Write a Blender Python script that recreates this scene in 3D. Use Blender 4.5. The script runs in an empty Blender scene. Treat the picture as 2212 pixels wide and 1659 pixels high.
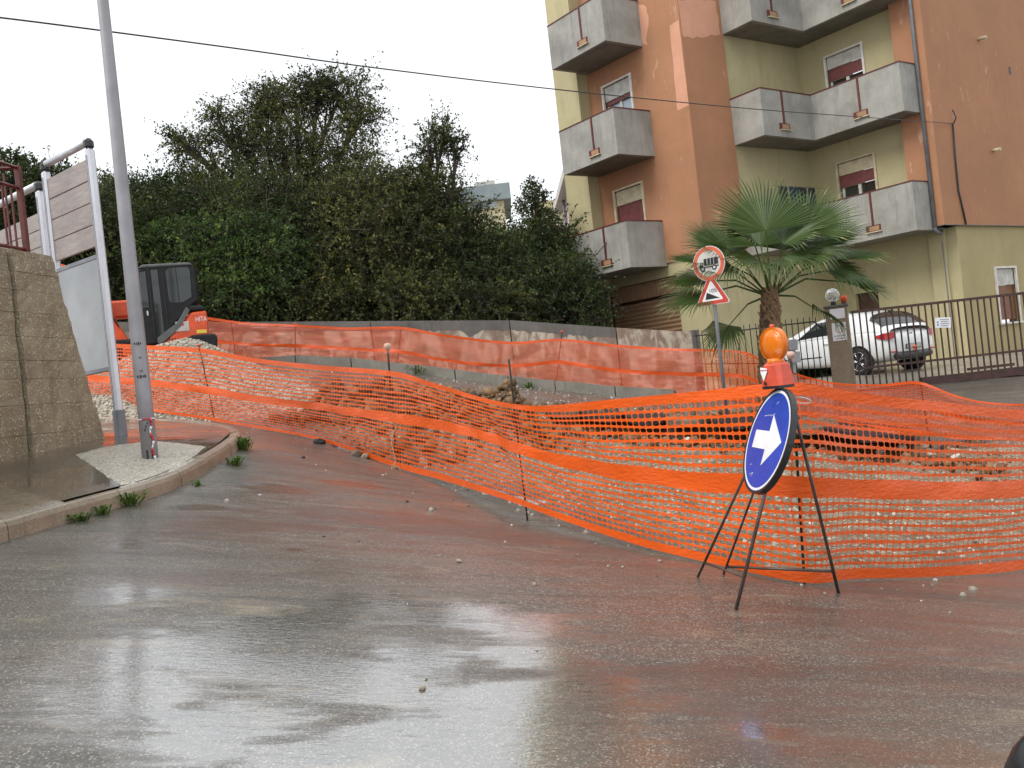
import bpy, math, random
import numpy as np
from mathutils import Vector, Matrix, noise as mnoise
random.seed(7); RNG = np.random.default_rng(11)
SC = bpy.context.scene
COL = SC.collection

# ---------------------------------------------------------------- camera
EYE = 1.78
ROLL = math.radians(6.35)
FPX = 851.0                       # focal length in pixels of a 1024 px wide picture
cam_d = bpy.data.cameras.new('camera'); cam = bpy.data.objects.new('camera', cam_d); COL.objects.link(cam)
cam_d.sensor_width = 36.0; cam_d.lens = FPX / 1024 * 36.0
cam_d.clip_start = 0.05; cam_d.clip_end = 2000
cr, sr = math.cos(ROLL), math.sin(ROLL)
cam.matrix_world = Matrix(((cr, sr, 0, 0), (0, 0, -1, 0), (-sr, cr, 0, EYE), (0, 0, 0, 1)))
SC.camera = cam

# ---------------------------------------------------------------- sky, sun, exposure
SUN_EL, SUN_AZ = math.radians(46), math.radians(-122)   # soft light from the left behind the viewer
world = bpy.data.worlds.new('World'); SC.world = world; world.use_nodes = True
wn = world.node_tree; wn.nodes.clear()
w_out = wn.nodes.new('ShaderNodeOutputWorld'); w_bg = wn.nodes.new('ShaderNodeBackground')
w_sky = wn.nodes.new('ShaderNodeTexSky'); w_sky.sky_type = 'NISHITA'; w_sky.sun_disc = False
w_sky.sun_elevation = SUN_EL; w_sky.sun_rotation = SUN_AZ; w_sky.dust_density = 4.0; w_sky.air_density = 1.0
w_mix = wn.nodes.new('ShaderNodeMixRGB'); w_mix.inputs[0].default_value = 0.93
w_mix.inputs[2].default_value = (9.0, 9.25, 9.5, 1)     # even cloud layer
wn.links.new(w_sky.outputs[0], w_mix.inputs[1]); wn.links.new(w_mix.outputs[0], w_bg.inputs[0])
w_bg.inputs[1].default_value = 0.092
wn.links.new(w_bg.outputs[0], w_out.inputs[0])
sun_d = bpy.data.lights.new('sun', 'SUN'); sun_d.energy = 1.5; sun_d.angle = math.radians(30); sun_d.color = (1.0, 0.97, 0.93)
sun = bpy.data.objects.new('sun', sun_d); COL.objects.link(sun)
sdir = Vector((math.sin(SUN_AZ) * math.cos(SUN_EL), math.cos(SUN_AZ) * math.cos(SUN_EL), math.sin(SUN_EL)))
sun.rotation_euler = sdir.to_track_quat('Z', 'Y').to_euler(); sun.location = sdir * 40
SC.view_settings.view_transform = 'Standard'; SC.view_settings.look = 'None'
SC.view_settings.exposure = 0.6; SC.view_settings.gamma = 1.0; SC.view_settings.use_curve_mapping = False
SC.render.engine = 'CYCLES'; SC.cycles.max_bounces = 7; SC.cycles.transparent_max_bounces = 12
SC.cycles.diffuse_bounces = 3; SC.cycles.glossy_bounces = 3

# ---------------------------------------------------------------- measuring helpers
K = 2.16016
def at(x, y, d):
    """Point of the place seen at (x, y) of the 2212 px wide photograph, d metres away."""
    xc = (x / K - 512) / FPX * d; yc = (384 - y / K) / FPX * d
    return Vector((xc * cr + yc * sr, d, -xc * sr + yc * cr + EYE))
def ats(sx, sy, d): return at(sx * K / 3.9375, sy * K / 3.9375, d)

# ---------------------------------------------------------------- terrain height
_G = [(1735,1280,4.9),(1590,1318,4.6),(1140,1127,7.2),(857,1015,10),(467,912,13.3),(637,783,18.7),(854,799,18.5),
      (1198,840,18.2),(1588,868,16.5),(2008,950,12),(2212,805,17),(1862,845,16.5),(20,1168,5.6),(270,1095,6.8),
      (400,1050,7.6),(520,965,9.5),(340,835,17.5),(2212,1235,6.3),(1848,811,18.6),(2182,763,22.6)]
_GP = np.array([at(*g) for g in _G]); _GP = np.vstack([_GP, [(-3.6, 8.6, EYE - 0.37), (-8, 7, EYE - .25), (-9, 13, EYE + .25), (4.2, 21.5, EYE - 0.75)]])
def _tps_fit(P, lam=0.3):
    n = len(P); r = np.hypot(P[:, None, 0] - P[None, :, 0], P[:, None, 1] - P[None, :, 1])
    Km = np.where(r > 0, r * r * np.log(r + 1e-9), 0) + lam * np.eye(n)
    Q = np.c_[np.ones(n), P[:, :2]]
    A = np.block([[Km, Q], [Q.T, np.zeros((3, 3))]])
    return np.linalg.solve(A, np.r_[P[:, 2], 0, 0, 0])
_W = _tps_fit(_GP)
def _soft(v, lo, hi, k):
    v = np.asarray(v, float)
    return np.where(v > hi, hi + (v - hi) * k, np.where(v < lo, lo + (v - lo) * k, v))
def base_z(x, y):
    x = _soft(x, -9, 12, .25); y = _soft(y, 1.5, 26, .25)
    r = np.hypot(x[..., None] - _GP[:, 0], y[..., None] - _GP[:, 1])
    return (np.where(r > 0, r * r * np.log(r + 1e-9), 0) @ _W[:len(_GP)] + _W[-3] + _W[-2] * x + _W[-1] * y)
def gz(x, y): return float(base_z(np.array([float(x)]), np.array([float(y)]))[0])
def onground(px, py, d0=8.0):
    """Where the sight line through a photograph pixel meets the ground."""
    lo, hi = 1.5, 60.0
    d = d0
    a = None
    for i in range(500):
        dd = 1.5 + i * 0.05
        p = at(px, py, dd)
        if p.z < gz(p.x, p.y): return at(px, py, dd - .025)
    return at(px, py, d0)

# ---------------------------------------------------------------- object helpers
ORG = {}
def link(o, parent=None):
    COL.objects.link(o)
    if parent is not None: o.parent = parent
    return o
def tag(o, label=None, cat=None, group=None, kind=None):
    if label: o['label'] = label
    if cat: o['category'] = cat
    if group: o['group'] = group
    if kind: o['kind'] = kind
    return o
def thing(name, label, cat, loc=(0, 0, 0), rot=None, group=None):
    o = bpy.data.objects.new(name, None); o.empty_display_size = .1; link(o); o.location = loc
    if rot is not None: o.rotation_euler = rot
    ORG[o.name] = Vector(loc) if rot is None else None
    return tag(o, label, cat, group)
def meshdata(name, V, F, smooth=False):
    m = bpy.data.meshes.new(name); m.from_pydata([tuple(v) for v in V], [], F); m.update()
    if smooth: m.polygons.foreach_set('use_smooth', [True] * len(m.polygons))
    return m
def fastmesh(name, V, F, nper):
    """V (n,3) array, F (m,nper) int array."""
    m = bpy.data.meshes.new(name); V = np.ascontiguousarray(V, np.float32); F = np.ascontiguousarray(F, np.int32)
    m.vertices.add(len(V)); m.vertices.foreach_set('co', V.ravel())
    m.loops.add(F.size); m.loops.foreach_set('vertex_index', F.ravel())
    m.polygons.add(len(F)); m.polygons.foreach_set('loop_start', np.arange(0, F.size, nper, dtype=np.int32))
    m.polygons.foreach_set('loop_total', np.full(len(F), nper, np.int32))
    m.update(calc_edges=True); return m
def addobj(name, me, mat, parent=None):
    o = bpy.data.objects.new(name, me)
    if mat is not None: me.materials.clear(); me.materials.append(mat)
    if parent is not None: ORG[o.name] = None
    return link(o, parent)
class MB:
    """Collects shapes in world (or, under a rotated thing, local) coordinates; build() makes ONE object."""
    def __init__(s): s.V = []; s.F = []; s.S = []
    def add(s, V, F, smooth=False):
        n = len(s.V); s.V += [Vector(v) for v in V]; s.F += [tuple(i + n for i in f) for f in F]; s.S += [smooth] * len(F); return s
    def box(s, c, size, M=None, bev=0.0):
        hx, hy, hz = size[0] / 2, size[1] / 2, size[2] / 2; c = Vector(c)
        if bev <= 0:
            V = [Vector((x, y, z)) for x in (-hx, hx) for y in (-hy, hy) for z in (-hz, hz)]
            F = [(0, 1, 3, 2), (4, 6, 7, 5), (0, 4, 5, 1), (2, 3, 7, 6), (0, 2, 6, 4), (1, 5, 7, 3)]
        else:
            b = min(bev, hx * .9, hy * .9, hz * .9); V = []; ring = [(-hx + b, -hy), (hx - b, -hy), (hx, -hy + b), (hx, hy - b), (hx - b, hy), (-hx + b, hy), (-hx, hy - b), (-hx, -hy + b)]
            def sc(k): return [(x * (hx - b) / hx if abs(abs(x) - hx) < 1e-9 else x, y * (hy - b) / hy if abs(abs(y) - hy) < 1e-9 else y) for x, y in ring]
            inn = sc(1)
            for pts, z in ((inn, -hz), (ring, -hz + b), (ring, hz - b), (inn, hz)): V += [Vector((x, y, z)) for x, y in pts]
            F = [tuple(range(7, -1, -1)), tuple(range(24, 32))]
            for k in range(3):
                for i in range(8): j = (i + 1) % 8; F.append((k * 8 + i, k * 8 + j, k * 8 + 8 + j, k * 8 + 8 + i))
        V = [(M @ v if M is not None else v) + c for v in V]
        return s.add(V, F)
    def quadbox(s, a, b, up, th, nrm):
        """Slab: lower edge a->b, height vector up, thickness th along nrm (behind the face)."""
        a, b, up, nrm = Vector(a), Vector(b), Vector(up), Vector(nrm).normalized() * th
        V = [a, b, b + up, a + up]; V += [v - nrm for v in V]
        return s.add(V, [(0, 1, 2, 3), (7, 6, 5, 4), (0, 4, 5, 1), (1, 5, 6, 2), (2, 6, 7, 3), (3, 7, 4, 0)])
    def tube(s, P, R, n=8, cap=True, smooth=True):
        P = [Vector(p) for p in P]; m = len(P)
        if not hasattr(R, '__len__'): R = [R] * m
        t0 = (P[1] - P[0]).normalized(); ref = Vector((0, 0, 1)) if abs(t0.z) < .9 else Vector((1, 0, 0))
        nrm = t0.cross(ref).normalized(); V = []
        for i in range(m):
            t = (P[min(i + 1, m - 1)] - P[max(i - 1, 0)]).normalized()
            nrm = (nrm - t * nrm.dot(t)).normalized(); bn = t.cross(nrm)
            for k in range(n):
                a = 2 * math.pi * k / n; V.append(P[i] + (nrm * math.cos(a) + bn * math.sin(a)) * R[i])
        F = [(i * n + k, i * n + (k + 1) % n, (i + 1) * n + (k + 1) % n, (i + 1) * n + k) for i in range(m - 1) for k in range(n)]
        s.add(V, F, smooth)
        if cap: s.F += [tuple(len(s.V) - m * n + k for k in range(n))[::-1], tuple(len(s.V) - n + k for k in range(n))]; s.S += [False, False]
        return s
    def lathe(s, prof, c=(0, 0, 0), n=16, M=None, smooth=True, cap=True):
        V = []; c = Vector(c)
        for r, z in prof:
            for k in range(n):
                a = 2 * math.pi * k / n; v = Vector((r * math.cos(a), r * math.sin(a), z)); V.append((M @ v if M is not None else v) + c)
        m = len(prof)
        F = [(i * n + k, i * n + (k + 1) % n, (i + 1) * n + (k + 1) % n, (i + 1) * n + k) for i in range(m - 1) for k in range(n)]
        s.add(V, F, smooth)
        if cap: s.F += [tuple(len(s.V) - m * n + k for k in range(n))[::-1], tuple(len(s.V) - n + k for k in range(n))]; s.S += [False, False]
        return s
    def prism(s, poly, d, M=None, c=(0, 0, 0)):
        """poly in local XY, extruded by d along local Z."""
        c = Vector(c); n = len(poly)
        V = [Vector((x, y, 0)) for x, y in poly] + [Vector((x, y, d)) for x, y in poly]
        V = [(M @ v if M is not None else v) + c for v in V]
        F = [tuple(range(n))[::-1], tuple(range(n, 2 * n))] + [(i, (i + 1) % n, n + (i + 1) % n, n + i) for i in range(n)]
        return s.add(V, F)
    def build(s, name, mat, parent=None, smooth=None):
        off = Vector((0, 0, 0)); p = parent
        while p is not None:
            if p.parent is None: off = ORG.get(p.name) or Vector((0, 0, 0))
            p = p.parent
        m = meshdata(name, [v - off for v in s.V], s.F)
        m.polygons.foreach_set('use_smooth', s.S if smooth is None else [smooth] * len(s.F))
        return addobj(name, m, mat, parent)
def frame(o, xdir, zdir):
    """4x4 with local X along xdir, local Z along zdir, origin o."""
    x = Vector(xdir).normalized(); z = Vector(zdir); z = (z - x * z.dot(x)).normalized(); y = z.cross(x)
    return Matrix(((x.x, y.x, z.x, o[0]), (x.y, y.y, z.y, o[1]), (x.z, y.z, z.z, o[2]), (0, 0, 0, 1)))
def textmesh(txt, size, extrude=.001, align='CENTER'):
    cu = bpy.data.curves.new('lettering', 'FONT'); cu.body = txt; cu.size = size; cu.extrude = extrude; cu.align_x = align; cu.align_y = 'CENTER'
    o = bpy.data.objects.new('lettering', cu); COL.objects.link(o)
    bpy.context.view_layer.update()
    me = bpy.data.meshes.new_from_object(o.evaluated_get(bpy.context.evaluated_depsgraph_get()))
    bpy.data.objects.remove(o); bpy.data.curves.remove(cu); return me
def puttext(txt, size, M, mat, parent, name='lettering', extrude=.001, sx=1.0):
    me = textmesh(txt, size, extrude); off = ORG.get(parent.name)
    p = parent
    while p.parent is not None: p = p.parent
    off = ORG.get(p.name) or Vector((0, 0, 0))
    me.transform(Matrix.Translation(-off) @ M @ Matrix.Diagonal((sx, 1, 1, 1)))
    return addobj(name, me, mat, parent)
def catmull(P, n):
    P = [np.array(p, float) for p in P]; Q = [2 * P[0] - P[1]] + P + [2 * P[-1] - P[-2]]; out = []
    for i in range(len(P) - 1):
        a, b, c, d = Q[i:i + 4]
        for k in range(n):
            t = k / n; out.append(.5 * (2 * b + (c - a) * t + (2 * a - 5 * b + 4 * c - d) * t * t + (3 * b - a - 3 * c + d) * t ** 3))
    out.append(P[-1]); return np.array(out)

# ---------------------------------------------------------------- material helpers
class NT:
    def __init__(s, name):
        s.m = bpy.data.materials.new(name); s.m.use_nodes = True; s.t = s.m.node_tree
        s.b = s.t.nodes['Principled BSDF']; s.out = s.t.nodes['Material Output']
    def n(s, typ, **kw):
        nd = s.t.nodes.new('ShaderNode' + typ)
        for k, v in kw.items():
            if k.startswith('i_'): 
                key = k[2:]; key = int(key) if key.isdigit() else key.replace('_', ' ')
                s.set(nd.inputs[key], v)
            else: setattr(nd, k, v)
        return nd
    def set(s, inp, v):
        if isinstance(v, bpy.types.NodeSocket): s.t.links.new(v, inp)
        elif isinstance(v, bpy.types.Node): s.t.links.new(v.outputs[0], inp)
        else:
            if inp.type == 'RGBA' and not hasattr(v, '__len__'): v = (v, v, v, 1)
            elif inp.type == 'RGBA' and len(v) == 3: v = (*v, 1)
            inp.default_value = v
    def pos(s, scale=(1, 1, 1), obj=False, rot=(0, 0, 0)):
        if obj: src = s.n('TexCoord').outputs['Object']
        else: src = s.n('NewGeometry').outputs['Position']
        return s.n('Mapping', i_Vector=src, i_Scale=scale, i_Rotation=rot).outputs[0]
    def noise(s, vec, scale=5, detail=4, rough=.55, dist=0):
        return s.n('TexNoise', i_Vector=vec, i_Scale=scale, i_Detail=detail, i_Roughness=rough, i_Distortion=dist).outputs[0]
    def ramp(s, f, a, b, lo=0., hi=1.):
        return s.n('MapRange', i_0=f, i_1=a, i_2=b, i_3=lo, i_4=hi).outputs[0]
    def mix(s, f, a, b, mode='MIX'):
        nd = s.n('MixRGB', blend_type=mode); s.set(nd.inputs[0], f); s.set(nd.inputs[1], a); s.set(nd.inputs[2], b); return nd.outputs[0]
    def math(s, op, a, b=0., clamp=False):
        nd = s.n('Math', operation=op, use_clamp=clamp); s.set(nd.inputs[0], a); s.set(nd.inputs[1], b); return nd.outputs[0]
    def bump(s, h, strength=.3, dist=.01, prev=None):
        nd = s.n('Bump', i_Strength=strength, i_Distance=dist, i_Height=h)
        if prev is not None: s.set(nd.inputs['Normal'], prev)
        return nd.outputs[0]
    def fin(s, col=None, rough=None, nrm=None, **kw):
        if col is not None: s.set(s.b.inputs['Base Color'], col)
        if rough is not None: s.set(s.b.inputs['Roughness'], rough)
        if nrm is not None: s.set(s.b.inputs['Normal'], nrm)
        for k, v in kw.items(): s.set(s.b.inputs[k.replace('_', ' ')], v)
        return s.m
def simple(name, col, rough=.5, var=.12, scale=8, metallic=0., bumps=.05, obj=True, **kw):
    n = NT(name); v = n.pos(obj=obj); f = n.noise(v, scale, 5)
    dark = tuple(c * (1 - 2 * var) for c in col); lite = tuple(min(1, c * (1 + 2 * var)) for c in col)
    c = n.mix(n.ramp(f, .3, .7), dark, lite); f2 = n.noise(v, scale * 6, 3)
    r = n.ramp(f2, .3, .7, max(0, rough - .08), min(1, rough + .08))
    return n.fin(c, r, n.bump(f2, bumps, .01) if bumps else None, Metallic=metallic, **kw)
def plaster(name, col, dirt, pale=None, streak=.5, pale_amt=.0, grain=.15, wet=.75):
    n = NT(name); v = n.pos(); big = n.noise(v, .6, 5, .6); med = n.noise(v, 3.2, 6, .62); fine = n.noise(v, 45, 3)
    st = n.noise(n.pos((3.5, 3.5, .28)), 1.6, 5, .65)
    c = n.mix(n.ramp(big, .3, .7), tuple(x * .88 for x in col), tuple(min(1, x * 1.08) for x in col))
    c = n.mix(n.math('MULTIPLY', n.ramp(med, .45, .75), .5), c, tuple(x * .82 for x in col))
    c = n.mix(n.math('MULTIPLY', n.ramp(st, .55, .78), streak), c, dirt)
    if pale is not None:
        ps = n.noise(n.pos((2.6, 2.6, .75)), 1.9, 6, .7, .6)
        c = n.mix(n.ramp(ps, .66 - pale_amt, .70 - pale_amt, 0, .6), c, pale)
    c = n.mix(n.ramp(fine, .3, .7, 0, .16), c, tuple(x * .6 for x in col))
    return n.fin(c, wet, n.bump(fine, grain, .01, n.bump(med, .2, .03)), Specular_IOR_Level=.3)

# ================================================================ MATERIALS
def m_road():
    n = NT('wet_road')
    flow = n.pos((.55, 2.1, 1), rot=(0, 0, math.radians(-14)))
    iso = n.pos()
    film = n.noise(flow, .85, 6, .6, .9)                 # sheets of running water
    film2 = n.noise(flow, 3.1, 5, .6, 1.4)
    agg = n.n('TexVoronoi', i_Vector=iso, i_Scale=150.); aggc = agg.outputs['Color']; aggd = agg.outputs['Distance']
    fine = n.noise(iso, 160, 2, .6); mid = n.noise(iso, 6, 5, .6); patch = n.noise(flow, .5, 4, .6, .5)
    sep = n.n('SeparateColor', i_0=aggc)
    # aggregate colours: dark binder with pale and brown stones
    stone = n.mix(n.ramp(sep.outputs[0], .70, .97), (.048, .046, .041), (.38, .35, .29))
    stone = n.mix(n.ramp(sep.outputs[1], .35, .95), stone, (.108, .098, .080))
    # red-brown silt carried by the water
    silt = n.ramp(n.math('ADD', n.math('MULTIPLY', patch, .6), n.math('MULTIPLY', film2, .4)), .40, .60)
    c = n.mix(n.math('MULTIPLY', silt, .50), stone, (.098, .084, .066))
    sand = n.ramp(n.noise(flow, 1.9, 6, .68, 1.2), .56, .72)
    c = n.mix(n.math('MULTIPLY', sand, n.ramp(fine, .42, .56, .1, .7)), c, (.34, .27, .17))
    strk = n.noise(n.pos((.30, 3.4, 1), rot=(0, 0, math.radians(-17))), 1.3, 6, .66, .7)
    c = n.mix(n.ramp(strk, .52, .66, 0, .55), c, (.040, .034, .027))
    c = n.mix(n.ramp(strk, .44, .34, 0, .40), c, (.17, .142, .105))
    # dirt of the works, carried by a per-vertex mask
    at_d = n.n('Attribute', attribute_name='dirt').outputs['Fac']; at_h = n.n('Attribute', attribute_name='soil').outputs['Fac']; at_w = n.n('Attribute', attribute_name='wet').outputs['Fac']
    dn = n.noise(iso, 2.6, 7, .68)
    peb = n.n('TexVoronoi', i_Vector=iso, i_Scale=34.); ps = n.n('SeparateColor', i_0=peb.outputs['Color'])
    dirtc = n.mix(n.ramp(dn, .35, .68), (.105, .088, .058), (.27, .232, .162))
    dirtc = n.mix(n.ramp(ps.outputs[0], .72, .95), dirtc, (.38, .35, .285))
    dirtc = n.mix(n.ramp(ps.outputs[1], .80, .95, 0, .8), dirtc, (.07, .055, .04))
    soil = n.mix(n.ramp(n.noise(iso, 5.5, 6, .7), .42, .66), (.020, .012, .006), (.21, .128, .056))
    dirtc = n.mix(at_h, dirtc, soil)
    dm = n.ramp(n.math('ADD', at_d, n.math('MULTIPLY', n.math('SUBTRACT', dn, .5), .9)), .38, .62)
    c = n.mix(dm, c, dirtc)
    fl_ = n.math('ADD', n.math('MULTIPLY', film, .6), n.math('MULTIPLY', film2, .4))
    strk0 = n.noise(n.pos((.30, 3.0, 1), rot=(0, 0, math.radians(-17))), 1.6, 6, .66, .9)
    pud = n.ramp(n.math('ADD', at_w, n.math('MULTIPLY', n.math('SUBTRACT', n.math('ADD', n.math('MULTIPLY', film2, .35), n.math('ADD', n.math('MULTIPLY', mid, .2), n.math('MULTIPLY', strk0, .45))), .5), 2.6)), .36, .74)
    wet = n.math('MAXIMUM', n.ramp(fl_, .36, .62, 0, .75), pud)
    at_r = n.n('Attribute', attribute_name='rust').outputs['Fac']
    rs = n.ramp(n.math('ADD', at_r, n.math('MULTIPLY', n.math('SUBTRACT', film2, .5), 1.6)), .30, .62)
    c = n.mix(n.math('MULTIPLY', n.math('MULTIPLY', rs, n.ramp(dm, 0, 1, 1, 0)), .48), c, (.080, .043, .032))
    wet = n.math('MULTIPLY', wet, n.ramp(dm, 0, 1, 1, .1))
    h = n.math('ADD', n.math('MULTIPLY', aggd, n.ramp(wet, 0, 1, .55, .10)), n.math('MULTIPLY', fine, n.ramp(wet, 0, 1, .4, .05)))
    nb = n.bump(h, .55, .006)
    nb = n.bump(n.math('ADD', n.noise(n.pos((1.2, 3.2, 1), rot=(0, 0, math.radians(-20))), 14, 4, .6, 1.0), n.math('MULTIPLY', mid, .5)), .10, .012, nb)
    nb2 = n.bump(n.noise(n.pos((.9, 2.6, 1), rot=(0, 0, math.radians(-20))), 16, 4, .6, 1.2), .12, .008)
    nb2 = n.bump(h, .16, .004, nb2)
    rough = n.ramp(wet, 0, 1, .55, .35)
    return n.fin(c, rough, nb, Coat_Weight=n.math('MULTIPLY', n.ramp(wet, .0, 1, .30, 1.0), n.ramp(dm, 0, 1, 1, .06)), Specular_IOR_Level=n.ramp(dm, 0, 1, .5, .2), Coat_Roughness=n.ramp(wet, 0, 1, .34, .05), Coat_IOR=n.ramp(pud, 0, 1, 1.55, 4.0), Coat_Normal=nb2)
def m_concrete(name, col, wet=.45, agg=0., scale=1., moss=0., coat=0.):
    n = NT(name); v = n.pos(); big = n.noise(v, 1.3 * scale, 6, .65); med = n.noise(v, 7 * scale, 5); fine = n.noise(v, 70, 3)
    st = n.noise(n.pos((4, 4, .5)), 2.0 * scale, 5, .7)
    c = n.mix(n.ramp(big, .3, .7), tuple(x * .62 for x in col), tuple(min(1, x * 1.15) for x in col))
    c = n.mix(n.ramp(st, .52, .75, 0, .6), c, tuple(x * .38 for x in col))
    h = fine
    if agg > 0:
        vo = n.n('TexVoronoi', i_Vector=v, i_Scale=48.); s = n.n('SeparateColor', i_0=vo.outputs['Color'])
        msk = n.math('MULTIPLY', n.ramp(s.outputs[0], .45, .6), n.math('MULTIPLY', n.ramp(vo.outputs['Distance'], .52, .34), n.ramp(med, .30, .48, .25, agg)))
        c = n.mix(msk, c, n.mix(s.outputs[1], (.62, .54, .38), (.36, .29, .19)))
        h = n.math('ADD', fine, n.math('MULTIPLY', msk, 1.6))
    c = n.mix(n.ramp(fine, .35, .7, 0, .3), c, tuple(x * .5 for x in col))
    r = n.ramp(med, .35, .65, max(.05, wet - .15), min(1, wet + .15))
    kw = dict(Coat_Weight=coat, Coat_Roughness=.08) if coat else {}
    return n.fin(c, r, n.bump(h, .5, .008, n.bump(med, .3, .02)), **kw)
def m_pavement():
    n = NT('wet_pavement'); v = n.pos(); big = n.noise(v, .9, 5, .6, .4); med = n.noise(v, 5, 5, .62); fine = n.noise(v, 110, 3); vo = n.n('TexVoronoi', i_Vector=v, i_Scale=90.)
    s = n.n('SeparateColor', i_0=vo.outputs['Color'])
    sx = n.n('SeparateXYZ', i_0=v)
    c = n.mix(n.ramp(big, .35, .65), (.062, .047, .030), (.135, .105, .070))
    red = n.math('MULTIPLY', n.ramp(sx.outputs[1], 8.2, 9.0), n.ramp(sx.outputs[0], -4.3, -3.9))
    c = n.mix(n.math('MULTIPLY', red, .85), c, n.mix(n.ramp(med, .35, .65), (.10, .042, .032), (.21, .12, .10)))
    c = n.mix(n.ramp(s.outputs[0], .85, .98, 0, .6), c, (.30, .26, .2))
    wet = n.ramp(n.noise(v, 1.1, 5, .6, .5), .40, .56)
    nb = n.bump(n.math('ADD', fine, vo.outputs['Distance']), n.ramp(wet, 0, 1, .35, .03), .006)
    return n.fin(c, n.ramp(wet, 0, 1, .45, .2), nb, Coat_Weight=n.ramp(wet, 0, 1, .5, 1), Coat_Roughness=n.ramp(wet, 0, 1, .25, .03), Coat_IOR=n.ramp(wet, 0, 1, 1.4, 1.8), Coat_Normal=n.bump(n.noise(v, 22, 3), .03, .006))
def m_net(name, col):
    n = NT(name); v = n.pos(); f = n.noise(v, 2.2, 4); c = n.mix(n.ramp(f, .3, .7), tuple(x * .88 for x in col), col)
    n.fin(c, n.ramp(n.noise(v, 6, 3), .35, .65, .16, .36), n.bump(n.noise(n.pos((5, 5, 16)), 3, 4), .55, .02), Specular_IOR_Level=.6)
    tr = n.n('BsdfTranslucent', i_0=c); mx = n.n('MixShader'); mx.inputs[0].default_value = .3
    n.t.links.new(n.b.outputs[0], mx.inputs[1]); n.t.links.new(tr.outputs[0], mx.inputs[2]); n.t.links.new(mx.outputs[0], n.out.inputs[0]); return n.m
def m_leaf(name, cols, rough=.55, trans=.25):
    n = NT(name); a = n.n('Attribute', attribute_name='tint').outputs['Fac']
    cr_ = n.n('ValToRGB', i_0=a); e = cr_.color_ramp.elements
    e[0].position = 0; e[0].color = (*cols[0], 1); e[1].position = 1; e[1].color = (*cols[-1], 1)
    for i, c in enumerate(cols[1:-1]): q = e.new((i + 1) / (len(cols) - 1)); q.color = (*c, 1)
    n.fin(cr_.outputs[0], rough, Specular_IOR_Level=.22)
    tr = n.n('BsdfTranslucent', i_0=n.mix(1., cr_.outputs[0], (1.25, 1.35, .55), 'MULTIPLY')); mx = n.n('MixShader'); mx.inputs[0].default_value = trans
    n.t.links.new(n.b.outputs[0], mx.inputs[1]); n.t.links.new(tr.outputs[0], mx.inputs[2]); n.t.links.new(mx.outputs[0], n.out.inputs[0]); return n.m
def m_glass(name, col=(.02, .025, .025), rough=.04):
    n = NT(name); return n.fin(col, rough, n.bump(n.noise(n.pos(obj=True), 1.5, 2), .02, .02), Specular_IOR_Level=.8)
def m_emboss(name, col, rough): return simple(name, col, rough, .05, 20, 0, .0)

M = {}
M['road'] = m_road(); M['pave'] = m_pavement()
M['orange'] = plaster('orange_plaster', (.40, .195, .105), (.27, .125, .066), (.60, .39, .28), .35, .025)
M['yellow'] = plaster('yellow_plaster', (.47, .415, .24), (.24, .21, .13), None, .45)
M['ochre'] = plaster('ochre_plaster', (.40, .33, .17), (.20, .17, .11), None, .4)
M['pinkpatch'] = plaster('faded_pink_plaster', (.63, .32, .21), (.55, .26, .16), None, .3)
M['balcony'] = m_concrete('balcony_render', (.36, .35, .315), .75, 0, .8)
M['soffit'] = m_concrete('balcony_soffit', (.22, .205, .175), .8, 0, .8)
M['redmetal'] = simple('dark_red_painted_steel', (.105, .018, .014), .45, .2, 9)
M['brownmetal'] = simple('brown_painted_steel', (.048, .017, .012), .42, .25, 9)
M['blackiron'] = simple('black_iron', (.016, .014, .013), .45, .2, 12)
M['rebar'] = simple('rusty_rebar', (.030, .019, .014), .6, .3, 30, .3, .3)
M['shutter'] = simple('maroon_shutter', (.165, .045, .042), .5, .12, 7)
M['brownshutter'] = simple('brown_shutter', (.185, .075, .032), .5, .12, 7)
M['garage'] = plaster('garage_shutter_paint', (.36, .215, .125), (.22, .12, .065), None, .5, 0, .08, .55)
M['whiteframe'] = simple('white_window_frame', (.62, .60, .54), .45, .08, 6)
M['creampaint'] = simple('cream_box_panel', (.52, .45, .30), .6, .12, 5)
M['greypanel'] = simple('grey_box_panel', (.47, .46, .42), .6, .12, 5)
M['glass'] = m_glass('sky_painted_glass', (.36, .42, .50)); M['darkglass'] = m_glass('dark_glass')  # window panes: pale base colour painted in for reflected sky and curtain
M['curtain'] = simple('net_curtain', (.30, .28, .28), .9, .2, 14)
M['brownwood'] = simple('brown_wooden_door', (.075, .034, .022), .55, .25, 6)
M['galv'] = simple('galvanised_steel', (.36, .365, .38), .38, .08, 7, .55, .04)
M['pole'] = simple('grey_painted_pole', (.30, .295, .315), .38, .07, 5, .15, .05)
M['alu'] = simple('brushed_aluminium', (.62, .62, .66), .38, .04, 3, .55, .0)
M['blackplastic'] = simple('black_plastic', (.018, .019, .021), .35, .15, 10)
def m_plank():
    n = NT('weathered_board'); v = n.pos((1.2, 1.2, 9)); g = n.noise(v, 3.0, 6, .7, .8); big = n.noise(n.pos(), 1.6, 4)
    c = n.mix(n.ramp(g, .3, .7), (.18, .14, .125), (.37, .315, .285)); c = n.mix(n.ramp(big, .4, .65, 0, .55), c, (.20, .165, .16))
    return n.fin(c, .4, n.bump(g, .15, .005))
M['plank'] = m_plank()
def m_sheet():
    n = NT('brushed_steel_board'); v = n.pos(); g = n.noise(v, 300, 2)
    return n.fin(n.mix(n.ramp(n.noise(v, 1.5, 3), .35, .65), (.27, .275, .28), (.37, .375, .38)), .36, n.bump(g, .06, .002), Metallic=.85)
M['sheet'] = m_sheet()
M['wallconc'] = m_concrete('board_marked_concrete', (.29, .235, .155), .55, .85, 1.3)
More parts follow.
